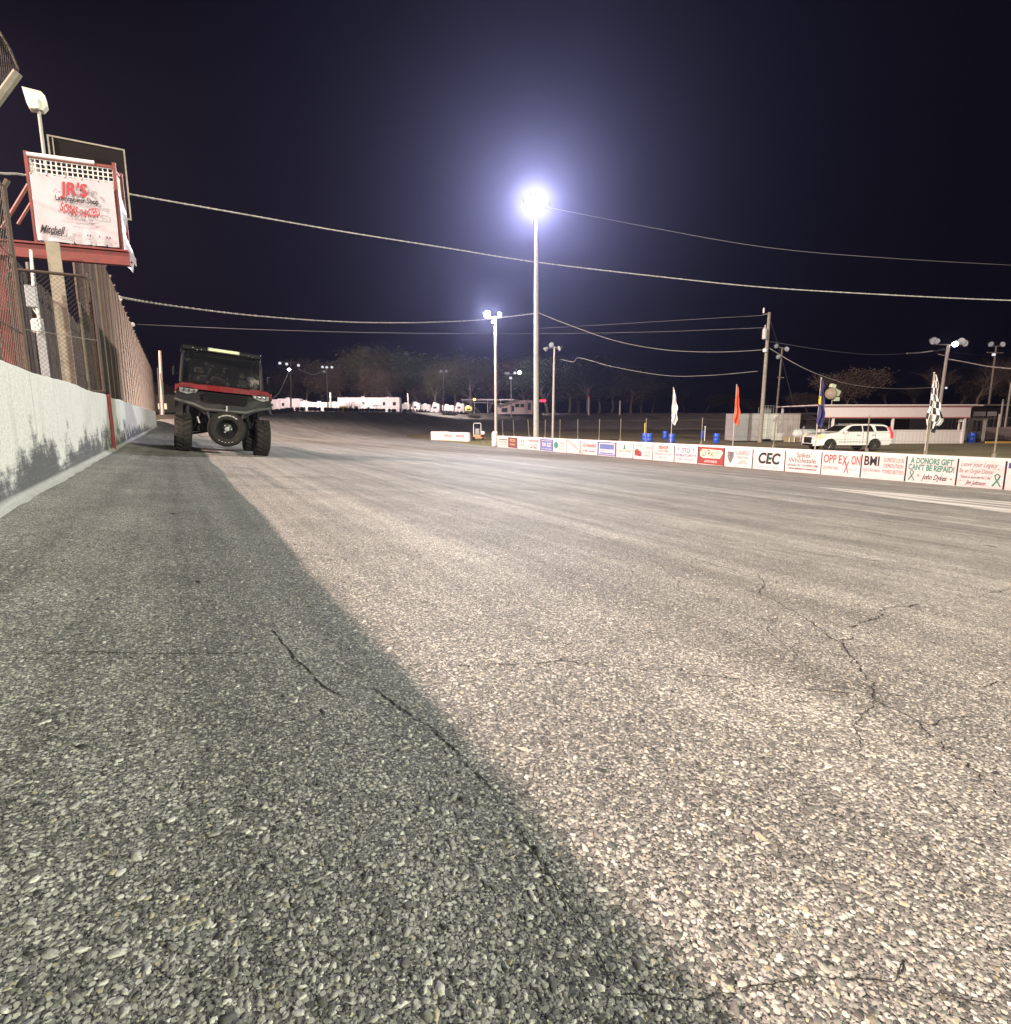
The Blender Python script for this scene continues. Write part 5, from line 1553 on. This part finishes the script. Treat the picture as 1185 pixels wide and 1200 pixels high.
mb = MB(); mb.box((Lp / 2, -.32, zf - .02), (Lp + .02, .12, .10)); mb.box((Lp / 2, -.34, zt1 - .20), (Lp + .3, .03, .06)); obj('trim', mb, mat('trim_red', (.40, .13, .13), .5), pv)
for px in (973, 1040, 1119.5):
    x = (px - 958) * k * 1.02; mb = MB(); mb.box((x, -.2, (zf) / 2), (.17, .17, zf)); obj('post', mb, M['white_paint'], pv)
for x in (0.1, Lp / 2, Lp - .2): mb = MB(); mb.box((x, 8, zt1 / 2), (.17, .17, zt1)); obj('post', mb, M['white_paint'], pv)
mb = MB(); zz = pz(503.5); mb.box((Lp / 2, -.12, zz / 2), (Lp - .6, .12, zz)); obj('half_wall', mb, mat('pavilion_wall', (.72, .68, .66), .6, noise=.08), pv)
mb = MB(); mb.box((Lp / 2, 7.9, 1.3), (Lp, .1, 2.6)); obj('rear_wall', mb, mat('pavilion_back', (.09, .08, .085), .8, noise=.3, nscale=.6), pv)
mb = MB(); mb.box((1.0, 1.5, .8), (.5, .4, .9), bev=.05); mb.box((3.0, 1.4, 1.2), (.14, .3, .9), Euler((0, .2, 0))); mb.box((3.35, 1.4, 1.2), (.14, .3, 1.0), Euler((0, .2, 0))); mb.box((2.2, 2.2, 1.0), (.8, .4, .5), bev=.05)
obj('stored_boards', mb, M['white_paint'], pv)
mb = MB(); mb.lathe([(.02, .62), (.10, .35), (.2, .04), (.24, 0)], 10)
cn = cam_thing('white_cone', 'small white cone shaped cap at the right end of the pavilion roof', 'cone', 1125.7, 494, 51.5, z=P(1125.7, 494.2, 51.5).z)
obj('cone_body', mb, M['white_paint'], cn, smooth=True)
mb = MB(); mb.box((0, .1, -(cn.location.z - front(cn.location.x, cn.location.y)) / 2), (.12, .12, cn.location.z - front(cn.location.x, cn.location.y))); obj('stand', mb, M['white_paint'], cn)

# corrugated shed & doorway
sh = cam_thing('corrugated_shed', 'grey corrugated metal shed with an open doorway right of the pavilion', 'shed', 1120, 519, 54)
k = mpp(54); H2 = (519.5 - 494) * k
mb = MB()
for i in range(26):
    x = i * .055; mb.box((x + .02, .02 * (i % 2), H2 / 2), (.056, .03, H2))
obj('front_sheet', mb, mat('corr_grey', (.40, .40, .37), .45, metal=.3, noise=.2, nscale=2), sh)
mb = MB()
for i in range(18):
    x = 1.52 + i * .055; mb.box((x, .7 + .02 * (i % 2), H2 / 2), (.056, .03, H2))
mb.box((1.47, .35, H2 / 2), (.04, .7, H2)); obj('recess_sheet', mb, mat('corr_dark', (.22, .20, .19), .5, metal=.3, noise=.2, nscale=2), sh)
mb = MB(); mb.box((2.62, .2, H2 / 2 + .05), (.10, .12, H2 + .1)); mb.box((2.78, .2, H2 / 2), (.05, .1, H2)); mb.box((1.9, .1, H2 + .03), (1.8, .1, .07)); obj('door_frame', mb, M['white_paint'], sh)
mb = MB(); mb.box((1.3, 1.6, H2 + .12), (3.2, 3.2, .08)); obj('roof', mb, M['galv'], sh)
# far right: dark block building with pale band, yellow barrier, two signs
db = cam_thing('dark_building', 'long dark building under a thin pale roof line at the right edge', 'building', 1090, 488, 82, rz=R(2))
k = mpp(82); zr1 = P(1130, 474.7, 82).z - db.location.z
mb = MB(); mb.box((12, 3, zr1 / 2 - .1), (24, 6, zr1 - .3)); obj('walls', mb, mat('dark_wall', (.035, .03, .03), .8, noise=.3), db)
mb = MB(); mb.box((12, 2.7, zr1), (25, 7, .22)); obj('roof', mb, M['wood_pole'], db)
bw_ = cam_thing('block_wall', 'low pinkish block wall right of the shed door', 'wall', 1156.5, 509, 60)
k = mpp(60); hb = P(1170, 500.5, 60).z - bw_.location.z
mb = MB(); mb.box((4, .1, hb / 2), (8, .2, hb)); obj('blocks', mb, mat('block_pink', (.40, .33, .33), .7, noise=.15), bw_)
yb = cam_thing('barrier_rail', 'yellow horizontal barrier rail on short posts at the right edge', 'barrier', 1154.5, 522, 50)
k = mpp(50); zz = P(1170, 518.3, 50).z - yb.location.z
mb = MB(); mb.box((4, 0, zz), (8, .08, .16)); obj('rail', mb, mat('rail_yellow', (.66, .42, .10), .5), yb)
for x in (.3, 2.2, 4.1, 6): mb = MB(); mb.box((x, .08, zz / 2), (.08, .08, zz)); obj('post', mb, M['yellow_paint'], yb)
for a, b, lab in ((1141, 1155, 'left'), (1157.5, 1168, 'right')):
    s = cam_thing('hanging_sign', 'plain pale grey board, %s of the pair above the corrugated shed' % lab, 'sign', a, 487, 70, z=P(a, 487.5, 70).z)
    k = mpp(70); w_ = (b - a) * k; h2 = 5.2 * k
    mb = MB(); mb.box((w_ / 2, 0, h2 / 2), (w_, .05, h2)); obj('panel', mb, mat('board_grey', (.38, .36, .36), .6, noise=.15), s)
    zg = s.location.z + 1.8
    mb = MB(); mb.box((.15, .05, -zg / 2 + .1), (.08, .06, zg)); mb.box((w_ - .15, .05, -zg / 2 + .1), (.08, .06, zg)); obj('post', mb, M['galv'], s)
# sound horn / beacon on a stem above the pavilion
sn = cam_thing('horn_speaker', 'pale green boxy horn speaker cluster on a thin stem above the pavilion roof', 'speaker', 974.5, 476, 54, z=P(974.5, 476, 54).z)
k = mpp(54)
mb = MB(); mb.tube((0, 0, -.2), (0, 0, .55), .04, n=7); mb.tube((0, .1, -3.3), (0, .1, -.1), .05, n=7); obj('stem', mb, M['galv'], sn)
mgn2 = mat('speaker_green_white', (.60, .68, .48), .5)
mb = MB(); mb.box((.28, 0, 1.25), (.75, .5, .62), Euler((0, R(25), 0)), bev=.1); mb.box((-.05, 0, 1.85), (.5, .4, .35), Euler((0, R(15), 0)), bev=.05); mb.box((.35, -.05, .65), (.5, .4, .35), bev=.04); obj('housing', mb, mgn2, sn)
mb = MB(); mb.lathe([(.52, .0), (.50, .12), (.30, .3), (.1, .4)], 20, Matrix.Translation((-.28, -.25, 1.15)) @ Matrix.Rotation(R(90), 4, 'X') @ Matrix.Rotation(R(-50), 4, 'Y')); obj('bell', mb, mat('bell_tan', (.30, .25, .18), .6), sn, smooth=True)

# ------------------------------------------------------------------ pits beyond the far banking
PZ = 1.45
mtw = mat('camper_white', (.70, .62, .62), .5, noise=.12, nscale=.8); mtd = mat('camper_dark', (.03, .03, .035), .3); mty = mat('camper_yellow', (.6, .5, .08), .5)
def camper(px0, px1, pyt, Y, label, style='box', mm=None):
    k = mpp(Y); L_ = (px1 - px0) * k; z0 = PZ
    h = P(px0, pyt, Y).z - z0
    o = cam_thing('trailer' if style != 'van' else 'van', label, 'trailer' if style != 'van' else 'van', px0, 484, Y, z=z0, group='trailers and vans parked in the pits')
    mb = MB()
    if style == 'van': mb.prism([(0, .35), (0, h * .55), (L_ * .12, h * .62), (L_ * .26, h), (L_, h), (L_, .35)], 0, 2.2, 'y')
    else: mb.box((L_ / 2, 1.2, h / 2 + .25), (L_, 2.4, h - .5), bev=.12)
    obj('body', mb, mm or mtw, o)
    n = max(1, int(L_ / 2.2)); rr_ = random.Random(int(px0))
    for i in range(n):
        x = L_ * (i + .5) / n
        if rr_.random() < .6:
            mb = MB(); mb.box((x, -.012 if style == 'box' else -.012, h * .62), (rr_.uniform(.4, .8), .03, h * .2)); obj('window', mb, mtd, o)
    mb = MB(); mb.box((L_ * .5, -.008, h * .42), (L_ * .96, .02, .05)); mb.box((L_ * .98 - .2, -.01, h * .5), (.03, .02, h * .8)); mb.box((L_ * .3, -.01, h * .5), (.03, .02, h * .8)); obj('trim', mb, M['grey_metal'], o)
    mb = MB(); mb.box((L_ * .4, 1, h + .12), (.7, .6, .26), bev=.05)
    if style == 'box' and L_ > 5: mb.box((L_ * .8, 1, h + .1), (.5, .5, .2), bev=.05)
    obj('roof_unit', mb, M['white_paint'], o)
    for x in (L_ * .35, L_ * .35 + .9):
        mb = MB(); mb.lathe([(.15, -.1), (.36, -.1), (.36, .1), (.15, .1)], 14, Matrix.Translation((x, .1, .36)) @ Matrix.Rotation(R(90), 4, 'X')); obj('wheel', mb, M['rubber'], o)
    return o
camper(300, 326, 468, 128, 'white camper directly right of the utility vehicle hood')
camper(326, 352, 467, 130, 'white camper behind the first distant light pole')
camper(352, 364, 470.5, 126, 'small white trailer between the two distant left light poles')
camper(364, 387, 471.5, 124, 'white trailer just left of the second distant light pole')
camper(389, 412, 471, 120, 'white trailer with a yellow panel in front of the long hauler')
camper(396, 469.5, 465.6, 134, 'longest white race hauler behind the other trailers')
camper(412, 424, 472.5, 118, 'small square white trailer in front of the hauler middle')
camper(425, 440, 474, 119, 'low white trailer under the right half of the long hauler')
camper(471, 481, 473, 128, 'small grey trailer right of the long hauler', mm=mat('camper_grey', (.3, .28, .28), .5))
camper(482, 492, 472, 124, 'small bright white van in the row right of the hauler', 'van')
camper(493, 505, 474, 125, 'dull white trailer between two bright vans', mm=mat('camper_dull', (.45, .40, .40), .5))
camper(505, 515, 473, 122, 'brightest white van in the middle of the pit row', 'van')
camper(518, 532, 475, 120, 'pink white trailer with a dark doorway in the pit row')
camper(532, 544, 473, 124, 'white pickup like van at the right end of the pit row', 'van')
camper(545, 553.5, 476.5, 120, 'small yellow lit trailer at the end of the pit row', mm=mat('camper_lit_yellow', (.75, .65, .2), .5, emit=(1, .85, .3), estr=.15))
for px, col in ((403, 'yellow panel stood against the trailer by the second light pole'),):
    o = cam_thing('yellow_board', col, 'panel', px, 484, 117, z=PZ); mb = MB(); mb.box((0, 0, .9), (1.7, .1, 1.2)); mb.box((-1, 0, .5), (.3, .3, 1)); obj('panel', mb, mty, o)
o = cam_thing('golf_cart', 'small dark cart with a red light among the trailers', 'cart', 443, 484, 117, z=PZ)
mb = MB(); mb.box((0, 0, .7), (2.0, 1.1, .6), bev=.1); mb.box((-.1, 0, 1.7), (1.5, 1.1, .08))
for x in (-.7, .6): mb.tube((x, -.4, .9), (x, -.4, 1.7), .03, n=5)
obj('body', mb, M['dark'], o); mb = MB(); mb.box((.9, -.6, .9), (.2, .05, .2)); obj('light', mb, mat('red_glow', (.5, .1, .1), .5, emit=(1, .15, .1), estr=1.2), o)
# open shed roof and pink building
o = cam_thing('open_shed', 'long dark flat shed roof on thin posts beside the glaring pole', 'shed', 541, 484, 135, z=PZ)
k = mpp(135); L_ = 62 * k; h = P(541, 468.5, 135).z - PZ
mb = MB(); mb.box((L_ / 2, 2, h), (L_, 6, .3)); mb.box((L_ * .5, -1.1, h - .75), (L_ * .8, .1, .12), Euler((0, R(3), 0))); obj('roof', mb, mat('shed_roof', (.22, .19, .2), .6), o)
for x in (.4, L_ * .25, L_ * .5, L_ * .75, L_ - .4): mb = MB(); mb.box((x, -.8, h / 2), (.15, .15, h)); obj('post', mb, M['wood_pole'], o)
o = cam_thing('pink_building', 'pinkish white building with dark windows and a sloping roof behind the thin light pole', 'building', 583, 484, 128, z=PZ)
k = mpp(128); L_ = 42 * k; h0 = P(583, 476, 128).z - PZ; h1 = P(583, 469, 128).z - PZ
mb = MB(); mb.prism([(0, 0), (0, h0), (L_ * .55, h1), (L_, h1), (L_, 0)], 0, 5, 'y'); obj('wall', mb, mat('pink_wall', (.62, .46, .47), .6, noise=.1), o)
for (x, z, w_, hh_) in ((.2, .3, .16, .3), (.42, .4, .10, .4), (.56, .62, .12, .25), (.70, .62, .10, .25), (.9, .55, .08, .5)):
    mb = MB(); mb.box((x * L_, -.02, z * h1), (w_ * L_, .06, hh_ * h1)); obj('window', mb, mtd, o)
mb = MB(); mb.box((L_ * .28, 2, (h0 + h1) / 2 + .12), (L_ * .6, 5.6, .12), Euler((0, -math.atan2(h1 - h0, L_ * .55), 0))); obj('roof', mb, M['grey_metal'], o)
o = cam_thing('red_light_sign', 'small glowing red light bar just right of the tallest pole', 'sign', 632.5, 470, 122, z=P(632.5, 470.5, 122).z)
k = mpp(122); mb = MB(); mb.box((3.7 * k, 0, .15), (7.4 * k, .2, .42), bev=.1); obj('light', mb, mat('red_neon', (.6, .02, .04), .4, emit=(1, .02, .06), estr=6), o)
mb = MB(); mb.tube((3.7 * k, .1, 0), (3.7 * k, .1, -(o.location.z - PZ)), .08, n=6); obj('post', mb, M['dark'], o)
o = cam_thing('yellow_lamp', 'small yellow lamp on a thin post at the end of the shed roof', 'lamp', 556.3, 484, 126, z=PZ)
zz = P(556, 468, 126).z - PZ; mb = MB(); mb.tube((0, 0, 0), (0, 0, zz), .07, n=6); obj('post', mb, M['galv'], o)
mb = MB(); mb.lathe([(0, -.3), (.3, -.15), (.3, .15), (0, .3)], 10, Matrix.Translation((0, 0, zz))); obj('globe', mb, mat('yellow_glow', (.8, .6, .1), .4, emit=(1, .7, .12), estr=4), o)
# small building beyond the left wall
o = cam_thing('small_building', 'small brown roofed building beyond the far end of the left wall', 'building', 164, 492, 84, z=.2)
k = mpp(84); zz = P(172, 462, 84).z - .2; zt_ = P(172, 452, 84).z - .2
mb = MB(); mb.box((1.9, 2, zz / 2), (5.6, 4, zz)); obj('wall', mb, mat('tan_wall', (.34, .26, .2), .7, noise=.2), o)
mb = MB(); mb.prism([(-1.4, zz), (5.0, zz), (1.6, zt_ + .6)], -.3, 4.3, 'y'); obj('roof', mb, mat('brown_roof', (.14, .07, .05), .8), o)
mb = MB(); mb.box((3.5, -.03, zz * .55), (1.2, .08, .8)); obj('window', mb, mat('lit_window', (.8, .7, .5), .5, emit=(1, .85, .6), estr=1.2), o)
for px, lab, c in ((196, 'white van parked beyond the left wall behind the pale post', mtw), (178, 'white car parked nearest the end of the catch fence', mtw)):
    Y = 92; kk = mpp(Y); o = cam_thing('van', lab, 'van', px - 8, 490, Y, z=.2, group='vans beyond the left wall')
    mb = MB(); mb.prism([(0, .4), (0, 1.3), (.9, 1.5), (1.4, 2.3), (3.6, 2.3), (3.6, .4)], 0, 2, 'y'); obj('body', mb, c, o)
    mb = MB(); mb.box((2.4, -.02, 1.85), (1.6, .05, .5)); obj('window', mb, mtd, o)
    mb = MB(); mb.box((3.4, -.03, 1.1), (.2, .06, .3)); obj('tail_light', mb, mat('tail_glow', (.5, .05, .03), .4, emit=(1, .12, .06), estr=1.5), o)
    for x in (.8, 2.9): mb = MB(); mb.lathe([(.15, -.1), (.36, -.1), (.36, .1), (.15, .1)], 14, Matrix.Translation((x, .1, .36)) @ Matrix.Rotation(R(90), 4, 'X')); obj('wheel', mb, M['rubber'], o)

# tyres on top of the far banking: one by one along the rim
src = None; cnt = 0
rr_ = random.Random(9)
mtx = MB(); mtx.lathe([(.17, -.12), (.30, -.13), (.34, -.07), (.34, .07), (.30, .13), (.17, .12)], 14)
tyre_me = None
acc = 0; last = None
for i, r0 in enumerate(RIM):
    if IC[i][2] < 75 or IC[i][2] > 116: continue
    a = Vector(RIM[i - 1]); b = Vector(r0); n_ = IC[i][1]; L_ = (b - a).length; s = 0
    while s < L_:
        q = a.lerp(b, s / L_) + n_ * .6; s += rr_.uniform(.75, 1.0)
        if rr_.random() < .12: continue
        zz = q.z + .05
        if tyre_me is None:
            o = obj('rim_tyre', mtx, M['rubber'], smooth=True); tyre_me = o
        else:
            o = tyre_me.copy(); COL.objects.link(o)
        o.location = (q.x, q.y, zz + .30); o.rotation_euler = (R(90) + rr_.uniform(-.25, .25), 0, rr_.uniform(0, PI))
        tag(o, 'old black tyre standing in the long row along the top of the far banking', 'tyre', 'tyres along the far banking'); cnt += 1
print('rim tyres', cnt)

# ------------------------------------------------------------------ trees
M['bark'] = mat('bark', (.20, .16, .12), .9, noise=.4, nscale=2)
def leafmat(name, a, b):
    m = mat(name, a, .85); nt = m.node_tree; B = nt.nodes['Principled BSDF']
    tc = nd(nt, 'ShaderNodeTexCoord'); nz = noise(nt, tc.outputs['Object'], .55, 5, .7); 
    nt.links.new(mixc(nt, ss(nt, nz.outputs['Fac'], .35, .65), a, b), B.inputs['Base Color']); return m
LM = [leafmat('leaves_olive', (.07, .075, .035), (.15, .15, .075)), leafmat('leaves_brown', (.10, .07, .05), (.20, .145, .10)), leafmat('leaves_green', (.03, .055, .02), (.08, .11, .045))]
def tree_meshes(seed, H, bare=False):
    r = random.Random(seed); tk = MB(); lf = MB(); tips = []
    def limb(p, d, L, rad, lev):
        n = 5; pts = [p]; q = p.copy(); dd = d.copy()
        for i in range(n):
            dd = (dd + Vector((r.gauss(0, .16), r.gauss(0, .16), r.gauss(.03, .10)))).normalized(); q = q + dd * L / n; pts.append(q.copy())
        tk.path(pts, [rad * (1 - .6 * i / n) for i in range(n + 1)], 7 if lev == 0 else 4)
        if lev < 3:
            for k in range((6, 5, 4)[lev]):
                t = r.uniform(.45, 1) if lev == 0 else r.uniform(.3, 1)
                i = min(n - 1, int(t * n)); s = pts[i].lerp(pts[i + 1], t * n - i) if i < n else pts[-1]
                a = r.uniform(0, 2 * PI); sp = r.uniform(.5, 1.05)
                nd_ = (dd + Vector((math.cos(a) * sp, math.sin(a) * sp, r.uniform(-.1, .5)))).normalized()
                limb(s, nd_, L * r.uniform(.5, .75), rad * .42, lev + 1)
        if lev >= 2: tips.append((pts[-1], pts[3]))
    limb(Vector((0, 0, 0)), Vector((0, 0, 1)), H * .48, H * .022, 0)
    for a, b in tips:
        nn = 12 if bare else 80
        for _ in range(nn):
            c = a.lerp(b, r.random()) + Vector((r.gauss(0, 1), r.gauss(0, 1), r.gauss(0, .8))) * H * (.034 if bare else .050)
            s = r.uniform(.10, .24) * H / 16
            u = Vector((r.gauss(0, 1), r.gauss(0, 1), r.gauss(0, 1))).normalized(); w = u.orthogonal().normalized()
            if bare: lf.add([c - u * s * 2.5, c + u * s * 2.5, c + w * s * .22], [(0, 1, 2)])
            else: lf.add([c - u * s, c + w * s * .8, c + u * s, c - w * s * .8], [(0, 1, 2, 3)])
    return tk, lf
def tree_src(name, seed, H, lm, bare, label):
    tk, lf = tree_meshes(seed, H, bare)
    t_ = thing(name, label, 'tree', group='trees beyond the pits')
    obj('trunk', tk, M['bark'], t_, smooth=True, recalc=False); obj('crown', lf, lm, t_, recalc=False)
    return t_
srcs = [tree_src('oak_tree', 1, 17, LM[0], False, ''), tree_src('oak_tree', 5, 17, LM[1], False, ''), tree_src('oak_tree', 9, 17, LM[2], False, ''), tree_src('bare_tree', 14, 17, LM[1], True, '')]
used = [False] * 4
# px, top py, depth, kind
TL = [(338, 418, 168, 1), (362, 412, 160, 3), (385, 408, 172, 1), (405, 411, 158, 1), (428, 404, 150, 0), (450, 410, 164, 1), (470, 414, 152, 1), (492, 412, 160, 2), (512, 420, 148, 0), (532, 414, 158, 2), (552, 413, 150, 0), (572, 408, 166, 1),
      (600, 420, 172, 0), (618, 426, 160, 2), (641, 416, 150, 2), (666, 420, 158, 0), (690, 414, 148, 2), (716, 424, 160, 0), (740, 428, 152, 0), (764, 440, 170, 2), (800, 452, 180, 3), (826, 455, 190, 1), (858, 458, 200, 3), (886, 462, 205, 1),
      (925, 460, 190, 3), (948, 452, 160, 1), (985, 421, 120, 1), (1012, 432, 128, 1), (1036, 436, 125, 3), (1072, 446, 140, 3), (1094, 425, 112, 3), (1120, 432, 118, 1), (1146, 418, 108, 3), (1170, 428, 116, 1), (1196, 410, 104, 3), (1225, 415, 110, 1)]
adj = ['broad', 'rounded', 'tall', 'bushy', 'spreading', 'narrow', 'ragged', 'dense', 'loose', 'open']
where = {338: 'at the left end of the row above the campers', 362: 'between the first distant light pole and the next', 385: 'directly behind the second distant light pole', 405: 'above the left end of the long hauler', 428: 'above the middle of the long hauler, highest of that group',
         450: 'above the right end of the long hauler', 470: 'above the small grey trailer', 492: 'above the small bright white van', 512: 'above the brightest white van', 532: 'above the end of the pit row', 552: 'above the yellow lamp', 572: 'behind the lamp of the glaring pole',
         600: 'behind the thin distant light pole', 618: 'behind the pink building', 641: 'between the tallest pole and the grey lamp pole', 666: 'just right of the grey lamp pole', 690: 'above the red topped post', 716: 'above the plain short post', 740: 'right of the plain short post',
         764: 'left of the white flag', 800: 'right of the white flag', 826: 'left of the red flag', 858: 'behind the red flag', 886: 'left of the utility pole foot', 925: 'behind the guy wire', 948: 'left of the navy flag', 985: 'behind the horn speaker', 1012: 'above the white car roof',
         1036: 'above the tail of the white car', 1072: 'left of the checkered flag', 1094: 'behind the leaning light pole', 1120: 'right of the leaning light pole', 1146: 'left of the last thin pole', 1170: 'right of the last thin pole', 1196: 'at the right edge', 1225: 'beyond the right edge'}
mtl = bpy.data.materials
for n_, (px, pt, Y, k) in enumerate(TL):
    s = srcs[k]
    o = s if not used[k] else copy_tree(s); used[k] = True
    q = P(px, 484, Y); z0 = 1.3
    o.location = (q.x, q.y, z0)
    sc = (P(px, pt, Y).z - z0) / 16.0 * .97
    o.scale = (sc * random.uniform(1.0, 1.3), sc * random.uniform(1.0, 1.3), sc); o.rotation_euler = (0, 0, random.uniform(0, 6.3))
    o.scale.x *= 1.15; o.scale.y *= 1.15
    o['label'] = '%s %s tree %s' % (adj[n_ % 10], ('olive', 'brown', 'green', 'bare')[k], where[px]); o['category'] = 'tree'; o['group'] = 'trees beyond the pits'

# a second, lower row that fills the gaps behind the first
for n_, (px, pt, Y, k) in enumerate(TL):
    if not (330 < px < 760) or k == 3: continue
    o = copy_tree(srcs[(k + 1) % 3]); q = P(px + 11, 484, Y + 14); z0 = 1.3
    o.location = (q.x, q.y, z0)
    sc = (P(px + 11, pt + 16, Y + 14).z - z0) / 16.0 * .97
    o.scale = (sc * 1.7, sc * 1.7, sc); o.rotation_euler = (0, 0, random.uniform(0, 6.3))
    o['label'] = 'lower gap filling tree just right of the tree %s' % where[px]
    if len(o['label'].split()) > 16: o['label'] = 'lower tree ' + where[px].replace(', highest of that group', '')
    o['category'] = 'tree'; o['group'] = 'trees beyond the pits'
# ------------------------------------------------------------------ light, air, sky, camera
def lamp(kind, name, loc, power, col, radius=.5, target=None, size=None, blend=.4):
    l = bpy.data.lights.new(name, kind); l.energy = power; l.color = col; l.shadow_soft_size = radius
    if kind == 'SPOT': l.spot_size = R(size); l.spot_blend = blend
    o = bpy.data.objects.new(name, l); COL.objects.link(o); o.location = loc
    if target is not None:
        o.rotation_euler = (Vector(target) - Vector(loc)).to_track_quat('-Z', 'Y').to_euler()
    return o
PINK = (1.0, .75, .64)
# floodlight masts behind the left wall: their light clears the wall top and leaves a shaded strip beside it
for i, (y, pw, tg) in enumerate(((-24, 68000, (6, 2, -1)), (8, 152000, (20, 16, -1)), (52, 310000, (10, 48, -1)))):
    lamp('SPOT', 'mast_floodlight', (-30, y, 22.25), pw, PINK, .22, tg, 80, .5)
# floodlights across the track behind the viewer: greenish white on the wall, the strip and the cars
lamp('SPOT', 'infield_floodlight', (24, -34, 17), 140000, (.95, 1.0, .79), .5, (20, 14, -14), 84, .5)
# the tall pole's floods
bp_ = P(628, 239, LAMP_Y - .9)
lamp('SPOT', 'pole_floodlight', bp_, 50000, (.90, .91, 1.0), .35, (-1, 4, 4), 62, .9)
dp_ = P(571, 368, 52.2)
lamp('POINT', 'short_pole_floodlight', dp_, 7000, (.9, .93, 1.0), .25)
# pit lights
for px, py, Y, pw in ((339, 433, 112, 14000), (383, 431, 114.5, 14000), (450, 440, 112, 12000), (520, 435, 112, 14000), (603, 437, 125.5, 9000)):
    if px == 520:
        pole('light_pole', 'plain distant light pole hidden among the trees above the pit row', (520, 484), (520, 436), 113, .13, .10, mw2, lamps=[(517, 435, E_dim, 0), (523, 435, E_dim, 0)], size=.6, zb=1.3)
    lamp('SPOT', 'pit_lamp', P(px, py + 3, Y + 1.6), pw * .85, (1.0, .84, .80), .3, P(px, 462, Y + 19), 125, .4)

utv.scale = (1.0, 1.0, 1.055)
mb = MB(); mb.box((0, 0, 26), (1700, 1700, 60))
hz = obj('haze', mb, None, kind='stuff')
m = bpy.data.materials.new('night_haze'); m.use_nodes = True
nt = m.node_tree; nt.nodes.clear()
out = nt.nodes.new('ShaderNodeOutputMaterial'); pvn = nt.nodes.new('ShaderNodeVolumePrincipled')
pvn.inputs['Color'].default_value = (.55, .55, 1.0, 1); pvn.inputs['Density'].default_value = .0008; pvn.inputs['Anisotropy'].default_value = .82
nt.links.new(pvn.outputs[0], out.inputs['Volume'])
hz.data.materials.append(m)

w = bpy.data.worlds.new('World'); scene.world = w; w.use_nodes = True
bg = w.node_tree.nodes['Background']; bg.inputs[0].default_value = (.20, .13, .60, 1); bg.inputs[1].default_value = .0045

cam = bpy.data.cameras.new('camera'); co = bpy.data.objects.new('camera', cam); COL.objects.link(co)
co.location = CAMP; co.rotation_euler = (R(90) - PITCH, 0, -YAW)
cam.sensor_fit = 'HORIZONTAL'; cam.sensor_width = 36; cam.lens = 36 * FPX / W0
cam.clip_start = .02; cam.clip_end = 3000
scene.camera = co
scene.view_settings.view_transform = 'Standard'; scene.view_settings.look = 'None'
scene.view_settings.exposure = 0; scene.view_settings.gamma = 1
c = scene.cycles
c.use_denoising = True
try: c.denoiser = 'OPENIMAGEDENOISE'
except Exception: pass
c.max_bounces = 5; c.diffuse_bounces = 2; c.glossy_bounces = 3; c.transmission_bounces = 4; c.transparent_max_bounces = 8; c.volume_bounces = 0
c.caustics_reflective = False; c.caustics_refractive = False
c.sample_clamp_indirect = 4
